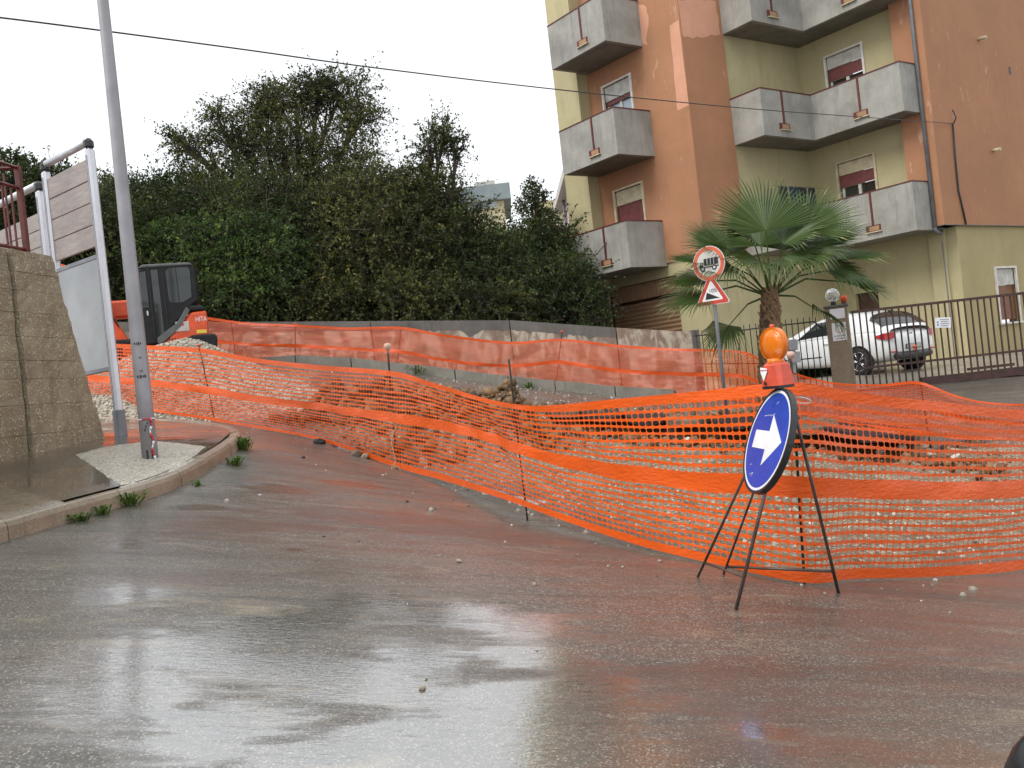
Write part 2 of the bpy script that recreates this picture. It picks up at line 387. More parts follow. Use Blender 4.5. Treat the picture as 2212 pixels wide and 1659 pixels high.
M['wallconc2'] = m_concrete('rough_aggregate_concrete', (.30, .245, .165), .55, 1.0, 1.5)
M['backwall'] = m_concrete('stained_wall_render', (.37, .325, .26), .7, 0, .9)
M['darkcap'] = m_concrete('dark_wet_render', (.14, .13, .118), .55, 0, 1.2)
M['kerb'] = m_concrete('kerb_stone', (.33, .27, .195), .42, .25, 1.6, 0, .35)
M['kerb2'] = m_concrete('pale_kerb_stone', (.24, .225, .19), .5, .2, 1.6)
M['netf'] = m_net('orange_net_plastic', (.95, .135, .012)); M['netb'] = m_net('orange_net_plastic_far', (.88, .115, .015))
M['leafdark'] = m_leaf('dark_foliage', [(.012, .022, .008), (.034, .056, .018), (.070, .098, .030), (.14, .16, .048)])
M['leafolive'] = m_leaf('olive_foliage', [(.016, .024, .009), (.048, .062, .020), (.105, .115, .036), (.21, .20, .062)])
M['leafgreen'] = m_leaf('fresh_foliage', [(.020, .038, .012), (.050, .092, .024), (.095, .150, .040), (.18, .24, .062)])
M['grass'] = m_leaf('weed_green', [(.045, .085, .02), (.08, .14, .035), (.14, .20, .055)])
M['palm'] = m_leaf('palm_frond', [(.032, .056, .016), (.055, .090, .024), (.095, .135, .042), (.21, .22, .095), (.38, .33, .17)], .4, .12)
M['bark'] = simple('tree_bark', (.055, .043, .03), .8, .25, 9, 0, .4)
M['palmbark'] = simple('palm_trunk_fibre', (.09, .055, .032), .8, .3, 11, 0, .5)
M['palmboot'] = simple('palm_leaf_base', (.27, .17, .09), .65, .3, 14, 0, .3)
def m_gravel(name, a, b):
    n = NT(name); rnd = n.n('Attribute', attribute_name='tint').outputs['Fac']; v = n.pos(); f = n.noise(v, 60, 4)
    c = n.mix(rnd, a, b); c = n.mix(n.ramp(f, .35, .7, 0, .4), c, tuple(x * .6 for x in a)); return n.fin(c, .6, n.bump(f, .3, .005))
M['gravel'] = m_gravel('limestone_gravel', (.24, .21, .155), (.66, .62, .52))
M['stone'] = simple('muddy_stone', (.33, .28, .205), .6, .25, 9, 0, .4)
M['stone2'] = simple('brown_stone', (.17, .125, .085), .6, .25, 9, 0, .4)
M['stonew'] = simple('white_stone', (.60, .56, .47), .55, .15, 9, 0, .3)
M['asphaltlump'] = simple('broken_asphalt', (.022, .021, .02), .6, .3, 20, 0, .5)
M['signblue'] = simple('blue_sign_face', (.010, .055, .40), .35, .10, 4, 0, .02)
M['white'] = simple('white_sign_paint', (.75, .76, .78), .4, .05, 6, 0, .0)
M['signred'] = simple('red_sign_paint', (.52, .055, .03), .4, .1, 6, 0, .0)
M['black'] = simple('black_paint', (.012, .012, .013), .4, .1, 6, 0, .0)
M['lampbox'] = simple('red_lamp_housing', (.62, .085, .045), .35, .1, 6, 0, .02)
def m_lens():
    n = NT('amber_lens'); v = n.pos(obj=True); vo = n.n('TexVoronoi', i_Vector=v, i_Scale=150., distance='CHEBYCHEV')
    nb = n.bump(vo.outputs['Distance'], .4, .003)
    return n.fin((.95, .26, .012), .12, nb, Transmission_Weight=.35, IOR=1.3, Coat_Weight=.6, Coat_Roughness=.05)
M['lens'] = m_lens()
M['hitachi'] = simple('orange_machine_paint', (.66, .085, .02), .35, .12, 4, 0, .03)
M['machinegrey'] = simple('dark_machine_grey', (.017, .018, .020), .55, .15, 6, 0, .03, Specular_IOR_Level=.25)
M['machinetrim'] = simple('grey_machine_trim', (.10, .105, .105), .45, .1, 6, 0, .03)
M['machineglass'] = m_glass('cab_glass', (.012, .018, .016), .06)
M['carwhite'] = simple('white_car_paint', (.72, .74, .74), .25, .04, 3, 0, .0, Coat_Weight=.7, Coat_Roughness=.04)
M['tail'] = simple('red_tail_lamp', (.42, .015, .02), .15, .1, 9, 0, .02, Coat_Weight=.6)
M['tyre'] = simple('tyre_rubber', (.014, .014, .015), .7, .2, 20, 0, .2)
M['chrome'] = simple('bright_metal', (.6, .6, .62), .2, .05, 5, .9, .0)
M['cable'] = simple('black_cable', (.022, .022, .024), .5, .1, 5)
M['cream'] = plaster('far_cream_plaster', (.62, .54, .36), (.5, .42, .28), None, .3)
M['pink'] = plaster('far_pink_plaster', (.58, .40, .38), (.45, .32, .30), None, .3)
M['slate'] = simple('far_grey_roof_band', (.20, .24, .25), .6, .08, .8, 0, .0)
M['drain'] = simple('grey_drainpipe', (.17, .18, .20), .5, .1, 5)
M['rope'] = simple('beige_rope', (.42, .31, .19), .8, .15, 30)
M['tape'] = simple('red_tape', (.55, .03, .03), .4, .15, 20); M['yellowpaint'] = simple('yellow_sticker', (.7, .55, .06), .5, .1, 9)
M['rusty'] = simple('orange_cap_plastic', (.55, .11, .045), .5, .2, 20)

# ================================================================ GROUND
def site_mask():
    F_ = [(150, 862, 14.6), (467, 912, 13.3), (857, 1015, 10), (1140, 1122, 7.2), (1500, 1212, 5.7), (1735, 1280, 4.95), (2212, 1238, 6.35), (2500, 1200, 7.2)]
    B_ = [(2700, 960, 12), (2240, 960, 11.8), (2005, 940, 12.2), (1760, 905, 14.2), (1588, 868, 16.6), (1198, 842, 18.2), (854, 801, 18.5), (637, 785, 18.8), (440, 770, 19.2), (100, 760, 19.5)]
    return [at(*p).xy for p in F_], [at(*p).xy for p in B_]
NF, NB_ = site_mask()
SITE = np.array([tuple(p) for p in NF + NB_])
def poly_sd(X, Y, P):
    """Signed distance, positive inside."""
    n = len(P); inside = np.zeros(X.shape, bool); dist = np.full(X.shape, 1e9)
    for i in range(n):
        a, b = P[i], P[(i + 1) % n]; e = b - a; L = max(1e-9, e @ e)
        t = np.clip(((X - a[0]) * e[0] + (Y - a[1]) * e[1]) / L, 0, 1)
        dist = np.minimum(dist, np.hypot(X - a[0] - t * e[0], Y - a[1] - t * e[1]))
        c = (a[1] > Y) != (b[1] > Y)
        xi = np.where(c, (b[0] - a[0]) * (Y - a[1]) / (b[1] - a[1] + 1e-12) + a[0], 0)
        inside ^= c & (X < xi)
    return np.where(inside, dist, -dist)
def vnoise(X, Y, s, seed=0, oct=4):
    """Value noise on arrays."""
    rng = np.random.default_rng(seed); T = rng.random((256, 256)); out = 0; amp = 1; tot = 0
    for o in range(oct):
        x = X * s + 17.3 * o + seed; y = Y * s + 9.1 * o; xi = np.floor(x).astype(int); yi = np.floor(y).astype(int); fx = x - xi; fy = y - yi
        fx = fx * fx * (3 - 2 * fx); fy = fy * fy * (3 - 2 * fy); g = lambda i, j: T[(xi + i) % 256, (yi + j) % 256]
        out = out + amp * ((g(0, 0) * (1 - fx) + g(1, 0) * fx) * (1 - fy) + (g(0, 1) * (1 - fx) + g(1, 1) * fx) * fy); tot += amp; amp *= .5; s *= 2.03
    return out / tot
def seg_d(X, Y, pts):
    d = np.full(X.shape, 1e9); tt = np.zeros(X.shape); n = len(pts) - 1
    for i in range(n):
        a, b = np.array(pts[i][:2]), np.array(pts[i + 1][:2]); e = b - a; t = np.clip(((X - a[0]) * e[0] + (Y - a[1]) * e[1]) / (e @ e), 0, 1)
        q = np.hypot(X - a[0] - t * e[0], Y - a[1] - t * e[1]); tt = np.where(q < d, (i + t) / n, tt); d = np.minimum(d, q)
    return d, tt
TR = [(onground(x, y).x, onground(x, y).y - 1.0) for x, y in ((1160, 884), (1330, 897), (1500, 905), (1680, 912), (1830, 926), (1960, 948))]
TR2 = [tuple(onground(x, y).xy) for x, y in ((760, 978), (860, 984), (950, 988))]
MOUND = [tuple(onground(x, y).xy) for x, y in ((650, 915), (780, 922), (920, 930), (1060, 940), (1180, 950))]
def rough_z(X, Y):
    """Height of the works above the smooth ground, plus the soil mask."""
    n1 = vnoise(X, Y, 1.6, 3); n2 = vnoise(X, Y, 6., 5, 3)
    ins = np.clip(poly_sd(X, Y, SITE) / .5, 0, 1)
    d1, t1 = seg_d(X, Y, TR); d2, t2 = seg_d(X, Y, TR2); dm, tm = seg_d(X, Y, MOUND)
    tr = np.clip((.98 + .5 * (n1 - .5) - d1) / .07, 0, 1) * np.clip(t1 * 12, 0, 1) * np.clip((1 - t1) * 12, 0, 1)
    t2m = np.clip((.42 + .5 * (n1 - .5) - d2) / .18, 0, 1)
    mo = np.exp(-(dm / .75) ** 2) * np.clip(np.minimum(tm, 1 - tm) * 6 + .25, 0, 1)
    dz = -.72 * tr - .42 * t2m + mo * (.55 + .4 * (n1 - .5)) + ins * ((n1 - .5) * .10 + (n2 - .5) * .06) + mo * (n2 - .5) * .22 + (tr + t2m) * (n2 - .5) * .18
    # low ridge of spoil on the near side of the trench
    dr_, _ = seg_d(X, Y, [(p[0] - .02, p[1] - 1.15) for p in TR[1:]])
    dz = dz + 0 * dr_
    soil = np.clip(np.clip((1.22 + .5 * (n1 - .5) - d1) / .2, 0, 1) * np.clip(t1 * 12, 0, 1) * np.clip((1 - t1) * 12, 0, 1) * .95 + t2m * .95 + mo * .75, 0, 1)
    return dz * ins, soil
def grid_axis(lo, hi, step, far, g=1.22):
    a = list(np.arange(lo, hi, step)); s = step; v = a[-1]
    while v < far[1]: s *= g; v += s; a.append(v)
    s = step; v = lo; pre = []
    while v > far[0]: s *= g; v -= s; pre.append(v)
    return np.array(pre[::-1] + a)
def build_ground():
    xs = grid_axis(-6.5, 9.5, .055, (-160, 160)); ys = grid_axis(2.2, 19.5, .055, (-25, 260))
    X, Y = np.meshgrid(xs, ys); Z = np.zeros_like(X)
    for i in range(len(ys)): Z[i] = base_z(X[i], Y[i])
    dz, soil = rough_z(X, Y); Z += dz
    # gentle unevenness of the road
    Z += (vnoise(X, Y, .45, 8, 3) - .5) * .035 * np.clip((Y + 1) / 4, 0, 1) * (poly_sd(X, Y, SITE) < 0)
    sd = poly_sd(X, Y, SITE); fr, _ = seg_d(X, Y, [tuple(p) for p in NF])
    dirt = np.where(sd > 0, np.clip(.25 + sd / 1.6, 0, 1), np.clip(.20 - fr / 2.5, 0, 1))
    # pale wet strip of road left bare behind the back of the site and near stake C
    bare, _ = seg_d(X, Y, [tuple(onground(x, y).xy) for x, y in ((800, 822), (1000, 845), (1200, 856), (1400, 866))])
    dirt = np.where(sd > 0, dirt * np.clip((bare - .7) / 1.0, .25, 1), dirt)
    bare2, _ = seg_d(X, Y, [tuple(onground(x, y).xy) for x, y in ((560, 960), (900, 1045), (1060, 1055), (1200, 1100), (1330, 1150))])
    wet = np.clip(1 - bare2 / .5, 0, 1) * .62 * (sd > -.15)
    for (px_, py_, r_) in ((1000, 1570, .40), (1150, 1530, .34), (860, 1610, .36), (1060, 1640, .36), (700, 1640, .25), (1150, 1650, .36), (1150, 1420, .20), (900, 1415, .20), (420, 1395, .26), (330, 1385, .22), (560, 1360, .24), (680, 1330, .22), (470, 1430, .2), (600, 1450, .22), (640, 1190, .08), (200, 1420, .3), (300, 1500, .3), (500, 1560, .32), (800, 1480, .3), (980, 1330, .26), (1120, 1350, .24), (820, 1300, .24), (260, 1290, .25), (600, 1060, .28), (760, 1048, .26), (300, 1180, .16), (1850, 1640, .2), (2100, 1640, .2), (1640, 1575, .12), (430, 1095, .2), (1250, 1470, .2), (1230, 1560, .26), (1250, 1640, .3), (950, 1660, .3), (1120, 1600, .34)):
        q_ = onground(px_, py_); wet = np.maximum(wet, np.exp(-(((X - q_.x) / (r_ * 1.7)) ** 2 + ((Y - q_.y) / (r_ * 1.15)) ** 2)) * .95)
    dirt = dirt * np.clip(.35 + bare2 / 1.2, 0, 1)
    rust = np.zeros_like(X)
    for (px_, py_, rx_, ry_) in ((480, 1150, .55, .22), (620, 1130, .7, .25), (800, 1120, .8, .3), (960, 1140, .7, .25), (1120, 1160, .5, .2), (1290, 1190, .5, .16), (400, 1250, .5, .14), (1900, 1330, .9, .14), (1500, 1480, .8, .2), (2100, 1400, .8, .3), (1750, 1620, .6, .12)):
        q_ = onground(px_, py_); rust = np.maximum(rust, np.exp(-(((X - q_.x) / rx_) ** 2 + ((Y - q_.y) / (ry_ * 1.6)) ** 2)) * .8)
    dirt = np.maximum(dirt, np.clip(soil * 1.3, 0, 1) * (sd > .1))
    yard = np.clip((X - 6) / 1, 0, 1) * np.clip((Y - 16.6) / .3, 0, 1)
    ny, nx = X.shape
    idx = np.arange(nx * ny).reshape(ny, nx); F = np.stack([idx[:-1, :-1], idx[:-1, 1:], idx[1:, 1:], idx[1:, :-1]], -1).reshape(-1, 4)
    me = fastmesh('ground', np.stack([X, Y, Z], -1).reshape(-1, 3), F, 4)
    for nm, arr in (('dirt', dirt), ('soil', soil), ('wet', wet), ('rust', rust)):
        a = me.attributes.new(nm, 'FLOAT', 'POINT'); a.data.foreach_set('value', arr.astype(np.float32).ravel())
    me.polygons.foreach_set('use_smooth', np.ones(len(me.polygons), bool))
    o = addobj('ground', me, M['road']); tag(o, 'wet brown asphalt road with the dug-up earth of the works', kind='structure'); return o
GROUND = build_ground()
def gzr(x, y):
    X = np.array([[float(x)]]); Y = np.array([[float(y)]]); return gz(x, y) + float(rough_z(X, Y)[0][0, 0])

# ================================================================ LEFT PAVEMENT
PH = .125
def onpave(px, py, off=PH):
    for i in range(500):
        dd = 3 + i * .03; p = at(px, py, dd)
        if p.z < gz(p.x, p.y) + off: return at(px, py, dd - .015)
KB = [(-4.05, 1.2, 0), (-3.72, 3.6, 0)] + [at(*k) for k in ((18, 1166, 5.62), (145, 1130, 6.2), (262, 1096, 6.8), (330, 1075, 7.15), (392, 1052, 7.6), (455, 1022, 8.3), (500, 990, 9.0), (521, 962, 9.7), (517, 940, 10.5), (490, 922, 11.3), (430, 905, 12.1), (330, 890, 12.7), (150, 872, 13.2), (-300, 850, 13.6), (-900, 850, 13.8))]
KC = catmull([(p[0], p[1]) for p in KB], 10)
dk = np.gradient(KC, axis=0); dk /= np.linalg.norm(dk, axis=1)[:, None]; KN = np.c_[-dk[:, 1], dk[:, 0]]     # to the left of travel = inwards
arc = np.r_[0, np.cumsum(np.linalg.norm(np.diff(KC, axis=0), axis=1))]
def kpt(s):
    return np.array([np.interp(s, arc, KC[:, 0]), np.interp(s, arc, KC[:, 1])]), np.array([np.interp(s, arc, KN[:, 0]), np.interp(s, arc, KN[:, 1])])
V = []; ncol = 26; rows = np.arange(0, arc[-1], .16)
for s in rows:
    c, nn = kpt(s); a = c + nn * .12
    end = np.array([-15.0, min(max(a[1] * .9 + .6, 1), 12.6)])
    for j in range(ncol):
        t = (j / (ncol - 1)) ** 1.7; q = a * (1 - t) + end * t
        V.append((q[0], q[1], gz(q[0], q[1]) + PH + .012 * (mnoise.noise((q[0] * .8, q[1] * .8, 3))) + .012 * min(1, t * 8)))
nr = len(rows); idx = np.arange(nr * ncol).reshape(nr, ncol)
PAVE = addobj('pavement', fastmesh('pavement', np.array(V), np.stack([idx[:-1, :-1], idx[1:, :-1], idx[1:, 1:], idx[:-1, 1:]], -1).reshape(-1, 4), 4), M['pave'])
PAVE.data.polygons.foreach_set('use_smooth', np.ones(len(PAVE.data.polygons), bool)); tag(PAVE, 'wet reddish and grey pavement behind the curved kerb', kind='structure')
def s_of(px, py, d):
    p = at(px, py, d); return arc[np.argmin((KC[:, 0] - p.x) ** 2 + (KC[:, 1] - p.y) ** 2)]
js = [0.4, 1.9, 3.2, s_of(18, 1166, 5.62), s_of(262, 1096, 6.8), s_of(390, 1052, 7.6), s_of(452, 1023, 8.25), s_of(497, 990, 9.0), s_of(521, 950, 10.1)]
js += [js[-1] + .8 * (i + 1) for i in range(10)]
for a, b in zip(js[:-1], js[1:]):
    prof = [(-.010, -.25), (-.004, .095), (.012, .128), (.03, .139), (.125, .137), (.135, .12), (.135, -.25)]
    mb = MB(); ss = np.linspace(a + .006, b - .006, max(3, int((b - a) / .14))); rr = []; jz = random.uniform(-.006, .006); jx = random.uniform(-.006, .006)
    V = []
    for s in ss:
        c, nn = kpt(s); z0 = gz(c[0], c[1]) + jz
        for o, h in prof:
            w = .004 * mnoise.noise((s * 3, o * 30, h * 20)); V.append((c[0] + nn[0] * (o + w + jx), c[1] + nn[1] * (o + w + jx), z0 + h + w))
    m = len(prof); F = [(i * m + k, i * m + (k + 1) % m, (i + 1) * m + (k + 1) % m, (i + 1) * m + k) for i in range(len(ss) - 1) for k in range(m)]
    F += [tuple(range(m))[::-1], tuple((len(ss) - 1) * m + k for k in range(m))]
    mb.add(V, [f[::-1] for f in F]); mb.build('kerb_stone', M['kerb'], PAVE)
def sheet(name, pix, mat, parent=None, off=PH + .016, nr=9, jag=.02, hump=0., fn=onpave):
    """Thin sheet lying on the pavement inside an outline."""
    P = [np.array(fn(*p).xy) for p in pix]; out = []
    for i in range(len(P)):
        a, b = P[i], P[(i + 1) % len(P)]; k = max(2, int(np.linalg.norm(b - a) / .05))
        for j in range(k):
            q = a + (b - a) * j / k; out.append(q + jag * np.array([mnoise.noise((q[0] * 9, q[1] * 9, 1)), mnoise.noise((q[0] * 9, q[1] * 9, 5))]))
    out = np.array(out); c = out.mean(0); V = []; n = len(out)
    for r in range(nr + 1):
        t = 1 - r / nr
        for q in out:
            w = c + (q - c) * t; V.append((w[0], w[1], gz(*w) + off + hump * (1 - t * t) + .006 * mnoise.noise((w[0] * 14, w[1] * 14, 2)) - (.03 if r == 0 else 0)))
    idx = np.arange((nr + 1) * n).reshape(nr + 1, n); F = np.stack([idx[:-1], np.roll(idx[:-1], -1, 1), np.roll(idx[1:], -1, 1), idx[1:]], -1).reshape(-1, 4)
    o = addobj(name, fastmesh(name, np.array(V), F, 4), mat, parent); o.data.polygons.foreach_set('use_smooth', np.ones(len(o.data.polygons), bool)); return o
def m_patch():
    n = NT('pale_gravel_patch'); v = n.pos(); vo = n.n('TexVoronoi', i_Vector=v, i_Scale=70.); s = n.n('SeparateColor', i_0=vo.outputs['Color'])
    c = n.mix(s.outputs[0], (.30, .27, .21), (.66, .62, .53)); return n.fin(c, .45, n.bump(vo.outputs['Distance'], .8, .012), Coat_Weight=.3, Coat_Roughness=.15)
sheet('gravel_patch', [(150, 984), (205, 970), (265, 960), (330, 952), (400, 958), (450, 964), (425, 985), (395, 1005), (300, 1040), (262, 1052), (215, 1024)], m_patch(), PAVE)
sheet('concrete_slab', [(-220, 1085), (-60, 1035), (2, 1040), (45, 1058), (90, 1070), (152, 1086), (60, 1106), (-150, 1160)], m_concrete('driveway_slab', (.17, .135, .09), .35, .2, 1.2, 0, .5), PAVE, off=PH + .016, jag=.03)

# ---- retaining wall with rough concrete lifts
Rb = onpave(226, 946); Lb = onpave(0, 1004); wd = Vector((Rb.x - Lb.x, Rb.y - Lb.y, 0)).normalized(); wn_ = Vector((wd.y, -wd.x, 0))   # faces the viewer
def rayplane(px, py, p0, n):
    e = Vector((0, 0, EYE)); r = at(px, py, 1) - e; return e + r * ((p0 - e).dot(n) / r.dot(n))
Tt = rayplane(112, 553, Rb, wn_); Tl = rayplane(0, 546, Rb, wn_); jt = rayplane(38, 560, Rb, wn_); jb = rayplane(73, 985, Rb, wn_)
zb = Rb.z - .5; zt = Tt.z
RW = thing('retaining_wall', 'rough board-marked concrete retaining wall with sloping end at the left', 'wall', (Rb.x, Rb.y, Rb.z))
def along(p): return (p - Rb).dot(wd)
s_top = along(Tt); s_j = along(jb); nl = 9; zs = [zb, Rb.z + .12] + [Rb.z + .12 + (zt - Rb.z - .12) * k for k in (.16, .30, .40, .53, .66, .78, .88, 1.0)]
for i in range(len(zs) - 1):
    for part in range(2):
        ins = random.uniform(.0, .007) + (.035 if part else 0); gap = .003
        z0, z1 = zs[i] + gap * .5, zs[i + 1] - gap * .5
        def send(z): return s_top * (z - Rb.z) / (zt - Rb.z)
        V = []
        for z in np.linspace(z0, z1, 4):
            e0, e1 = (s_j + .012, send(z)) if part == 0 else (-9.0, s_j - .012)
            nseg = 10 if part == 0 else 14
            for k in range(nseg + 1):
                s = e0 + (e1 - e0) * k / nseg; w = .02 * mnoise.noise((s * 5, z * 5, 2.2)) + .012 * mnoise.noise((s * 17, z * 17, 4))
                if part == 0 and k == nseg: s += .03 * mnoise.noise((1, z * 9, 7)) + .015 * mnoise.noise((1, z * 31, 7))
                for back in (0, 1): V.append(Rb + wd * s - wn_ * (ins - w * (1 - back) + back * .55) + Vector((0, 0, z - Rb.z)))
        nk = nseg + 1; F = []
        for r in range(3):
            for k in range(nseg):
                a = (r * nk + k) * 2; b = a + 2; c = b + nk * 2; d = a + nk * 2; F += [(a, b, c, d), (a + 1, d + 1, c + 1, b + 1)]
            for k in (0, nseg): a = (r * nk + k) * 2; F.append((a, a + 1, a + nk * 2 + 1, a + nk * 2) if k else (a, a + nk * 2, a + nk * 2 + 1, a + 1))
        for k in range(nseg):
            a = k * 2; F.append((a, a + 1, a + 3, a + 2)); a = (3 * nk + k) * 2; F.append((a, a + 2, a + 3, a + 1))
        mb = MB(); mb.add(V, F); mb.build('concrete_lift', M['wallconc2'] if part == 0 else M['wallconc'], RW)
MB().quadbox(Rb + wd * -9 - wn_ * .08 + Vector((0, 0, -.45)), Rb + wd * (s_top - .1) - wn_ * .08 + Vector((0, 0, -.45)), Vector((0, 0, zt - Rb.z + .25)), .3, wn_).build('core', M['wallconc'], RW)

# ---- dark red railing on the wall
rb = rayplane(58, 545, Rb - wn_ * .22, wn_); rt = rayplane(36, 354, Rb - wn_ * .22, wn_); RH = rt.z - zt
RL = thing('steel_railing', 'dark red steel railing on top of the concrete retaining wall', 'railing', (rb.x, rb.y, zt))
b0 = Vector((rb.x, rb.y, zt - .02))
MB().box(b0 + Vector((0, 0, RH / 2)), (.055, .055, RH), bev=.006).build('corner_post', M['redmetal'], RL)
for h in (.10, RH * .76, RH - .02):
    MB().tube([b0 + Vector((0, 0, h)), b0 - wd * 5 + Vector((0, 0, h))], .02, 4, smooth=False).build('rail', M['redmetal'], RL)
for k in range(16):
    q = b0 - wd * (.13 + k * .125); MB().box(q + Vector((0, 0, RH * .43)), (.016, .016, RH * .66)).build('bar', M['redmetal'], RL)
back = -wn_
MB().tube([b0 + Vector((0, 0, RH - .02)), b0 + back * 1.6 - wd * .6 + Vector((0, 0, RH - .02))], .02, 4, smooth=False).build('rail', M['redmetal'], RL)
MB().tube([b0 + Vector((0, 0, .10)), b0 + back * 1.6 - wd * .6 + Vector((0, 0, .10))], .02, 4, smooth=False).build('rail', M['redmetal'], RL)
for k in range(12):
    q = b0 + (back * 1.6 - wd * .6) * ((k + 1) / 12.5); MB().box(q + Vector((0, 0, RH * .48)), (.016, .016, RH * .9)).build('bar', M['redmetal'], RL)

# ---- notice board frames
def at_z(px, py, z):
    """Point on the sight line at height z."""
    e = Vector((0, 0, EYE)); r = at(px, py, 1) - e; return e + r * ((z - EYE) / r.z)
fr_b = onpave(262, 941); fr_t = rayplane(187, 306, fr_b, Vector((0, 1, 0))); H1 = fr_t.z - fr_b.z
fl_t = at_z(97, 356, fr_t.z)
def board_frame(name, label, A, B, ztop, zbot, boards, post_r=.045):
    t = thing(name, label, 'notice board', (A.x, A.y, zbot), group='aluminium notice boards beside the retaining wall')
    A = Vector((A.x, A.y, 0)); B = Vector((B.x, B.y, 0)); d = (B - A).normalized(); nn = Vector((d.y, -d.x, 0))
    if nn.y > 0: nn = -nn
    for P in (A, B):
        MB().box(P + Vector((0, 0, (ztop + zbot) / 2 - .04)), (post_r * 2, post_r * 2, ztop - zbot - .08), frame((0, 0, 0), d, (0, 0, 1)).to_3x3(), bev=.022).build('post', M['alu'], t)
        for s in (-1, 1): MB().box(P + nn * (post_r + .001) + d * (s * .012) + Vector((0, 0, (ztop + zbot) / 2 - .06)), (.006, .003, ztop - zbot - .2), frame((0, 0, 0), d, (0, 0, 1)).to_3x3()).build('groove', M['blackplastic'], t)
        MB().box(P + Vector((0, 0, ztop - .03)), (post_r * 2.25, post_r * 2.25, .13), frame((0, 0, 0), d, (0, 0, 1)).to_3x3(), bev=.035).build('corner_joint', M['blackplastic'], t)
        MB().box(P + Vector((0, 0, zbot + .14)), (post_r * 2.3, post_r * 2.3, .30), frame((0, 0, 0), d, (0, 0, 1)).to_3x3(), bev=.01).build('post_shoe', M['drain'], t)
    MB().tube([A + d * .05 + Vector((0, 0, ztop)), B - d * .05 + Vector((0, 0, ztop))], post_r * .95, 12).build('top_bar', M['alu'], t)
    L = (B - A).length
    for kind, z0, z1, n in boards:
        if kind == 'plank':
            for k in range(n):
                a = z0 + (z1 - z0) * k / n; b = z0 + (z1 - z0) * (k + 1) / n - .008
                MB().box((A + B) / 2 + Vector((0, 0, (a + b) / 2)) + nn * random.uniform(0, .004), (L - post_r * 2.05, .028, b - a), frame((0, 0, 0), d, (0, 0, 1)).to_3x3(), bev=.004).build('plank', M['plank'], t)
        else:
            MB().box((A + B) / 2 + Vector((0, 0, (z0 + z1) / 2)), (L - post_r * 2.05, .04, z1 - z0), frame((0, 0, 0), d, (0, 0, 1)).to_3x3()).build('steel_board', M['sheet'], t)
            for z in (z0, z1): MB().box((A + B) / 2 + Vector((0, 0, z)), (L - post_r * 2.02, .055, .05), frame((0, 0, 0), d, (0, 0, 1)).to_3x3(), bev=.006).build('board_trim', M['drain'], t)
    return t
zf = lambda px, py: rayplane(px, py, fr_b, Vector((0, 1, 0))).z
w1 = zf(193, 340); w0 = zf(213, 530); g1 = zf(214, 553); g0 = zf(245, 795)
board_frame('notice_board', 'tall aluminium notice board with grey planks above a brushed steel panel', fr_b, fl_t, fr_t.z, fr_b.z, [('plank', w0, w1, 4), ('steel', g0, g1, 1)])
dirf = (Vector((fl_t.x, fl_t.y, 0)) - Vector((fr_b.x, fr_b.y, 0))).normalized()
f2 = Vector((fl_t.x, fl_t.y, 0)) + dirf * .30
z2 = at(84, 398, f2.y).z; f2 = at_z(84, 398, z2)
board_frame('notice_board', 'shorter aluminium notice board with grey planks behind the red railing', f2, f2 + dirf * 1.7, z2, gz(f2.x, f2.y) + PH, [('plank', z2 - 1.35, z2 - .33, 5)])

# ---- street lamp pole
lp_b = onpave(325, 991); lp_t = at(222, 0, lp_b.y)
LP = thing('street_lamp_pole', 'tall tapering grey steel street lamp pole on the pavement', 'lamp pole', lp_b)
axis = (lp_t - lp_b); ax = axis.normalized(); Lp = axis.length
full = 8.2
MB().tube([lp_b + ax * s - Vector((0, 0, .05 if s == 0 else 0)) for s in (0, .6, 2, 4, 6, full)], [.074 - .0052 * s for s in (0, .6, 2, 4, 6, full)], 20).build('shaft', M['pole'], LP)
arm_e = lp_b + ax * full + Vector((1.6, .4, .35))
MB().tube([lp_b + ax * (full - .1), lp_b + ax * full + Vector((.3, .08, .2)), arm_e], .03, 10).build('arm', M['pole'], LP)
MB().box(arm_e + Vector((.2, .05, 0)), (.6, .26, .14), bev=.05).build('lantern', M['galv'], LP)
def pole_pt(z, px_off=0): return lp_b + ax * z
pn = Vector((-lp_b.x, -lp_b.y, 0)).normalized(); px_ = Vector((-pn.y, pn.x, 0))
zr = lambda py: (991 - py) / K / FPX * lp_b.y
for py in (798, 840 - 38):
    pass
Mh = frame(pole_pt(zr(800)) + pn * .069, px_, pn); 
MB().lathe([(.012, 0), (.012, .01), (.004, .012)], pole_pt(zr(771)) + pn * .068, 10, frame((0, 0, 0), px_, pn).to_3x3()).build('bolt', M['drain'], LP)
MB().lathe([(.012, 0), (.012, .01), (.004, .012)], pole_pt(zr(800)) + pn * .068, 10, frame((0, 0, 0), px_, pn).to_3x3()).build('bolt', M['drain'], LP)
MB().box(pole_pt(zr(786)) + pn * .0665, (.036, .085 * 2, .006), frame((0, 0, 0), px_, pn).to_3x3(), bev=.002).build('cover_plate', M['pole'], LP)
for k, (py, w, s) in enumerate(((742, .012, -2), (742, .008, -1), (742, .012, 0), (742, .010, 1), (813, .012, -2), (813, .016, -.6), (813, .010, .6), (813, .013, 1.6), (921, .010, -.5), (914, .010, .2), (928, .010, -1.2))):
    MB().box(pole_pt(zr(py)) + pn * .0725 + px_ * (s * .018), (w, .018 + .006 * (k % 3), .002), frame((0, 0, 0), px_, pn).to_3x3()).build('ink_mark', M['black'], LP)
MB().box(pole_pt(zr(985)) + pn * .066, (.06, .12, .012), frame((0, 0, 0), px_, pn).to_3x3(), bev=.003).build('rusted_hatch', M['rebar'], LP)
BT = thing('barrier_tape', 'red and white barrier tape tied round the lamp pole', 'tape', pole_pt(zr(905)))
ring = []
for k in range(19):
    a = 2 * math.pi * k / 18; ring.append(pole_pt(zr(905)) + (px_ * math.cos(a) + pn * math.sin(a)) * .078)
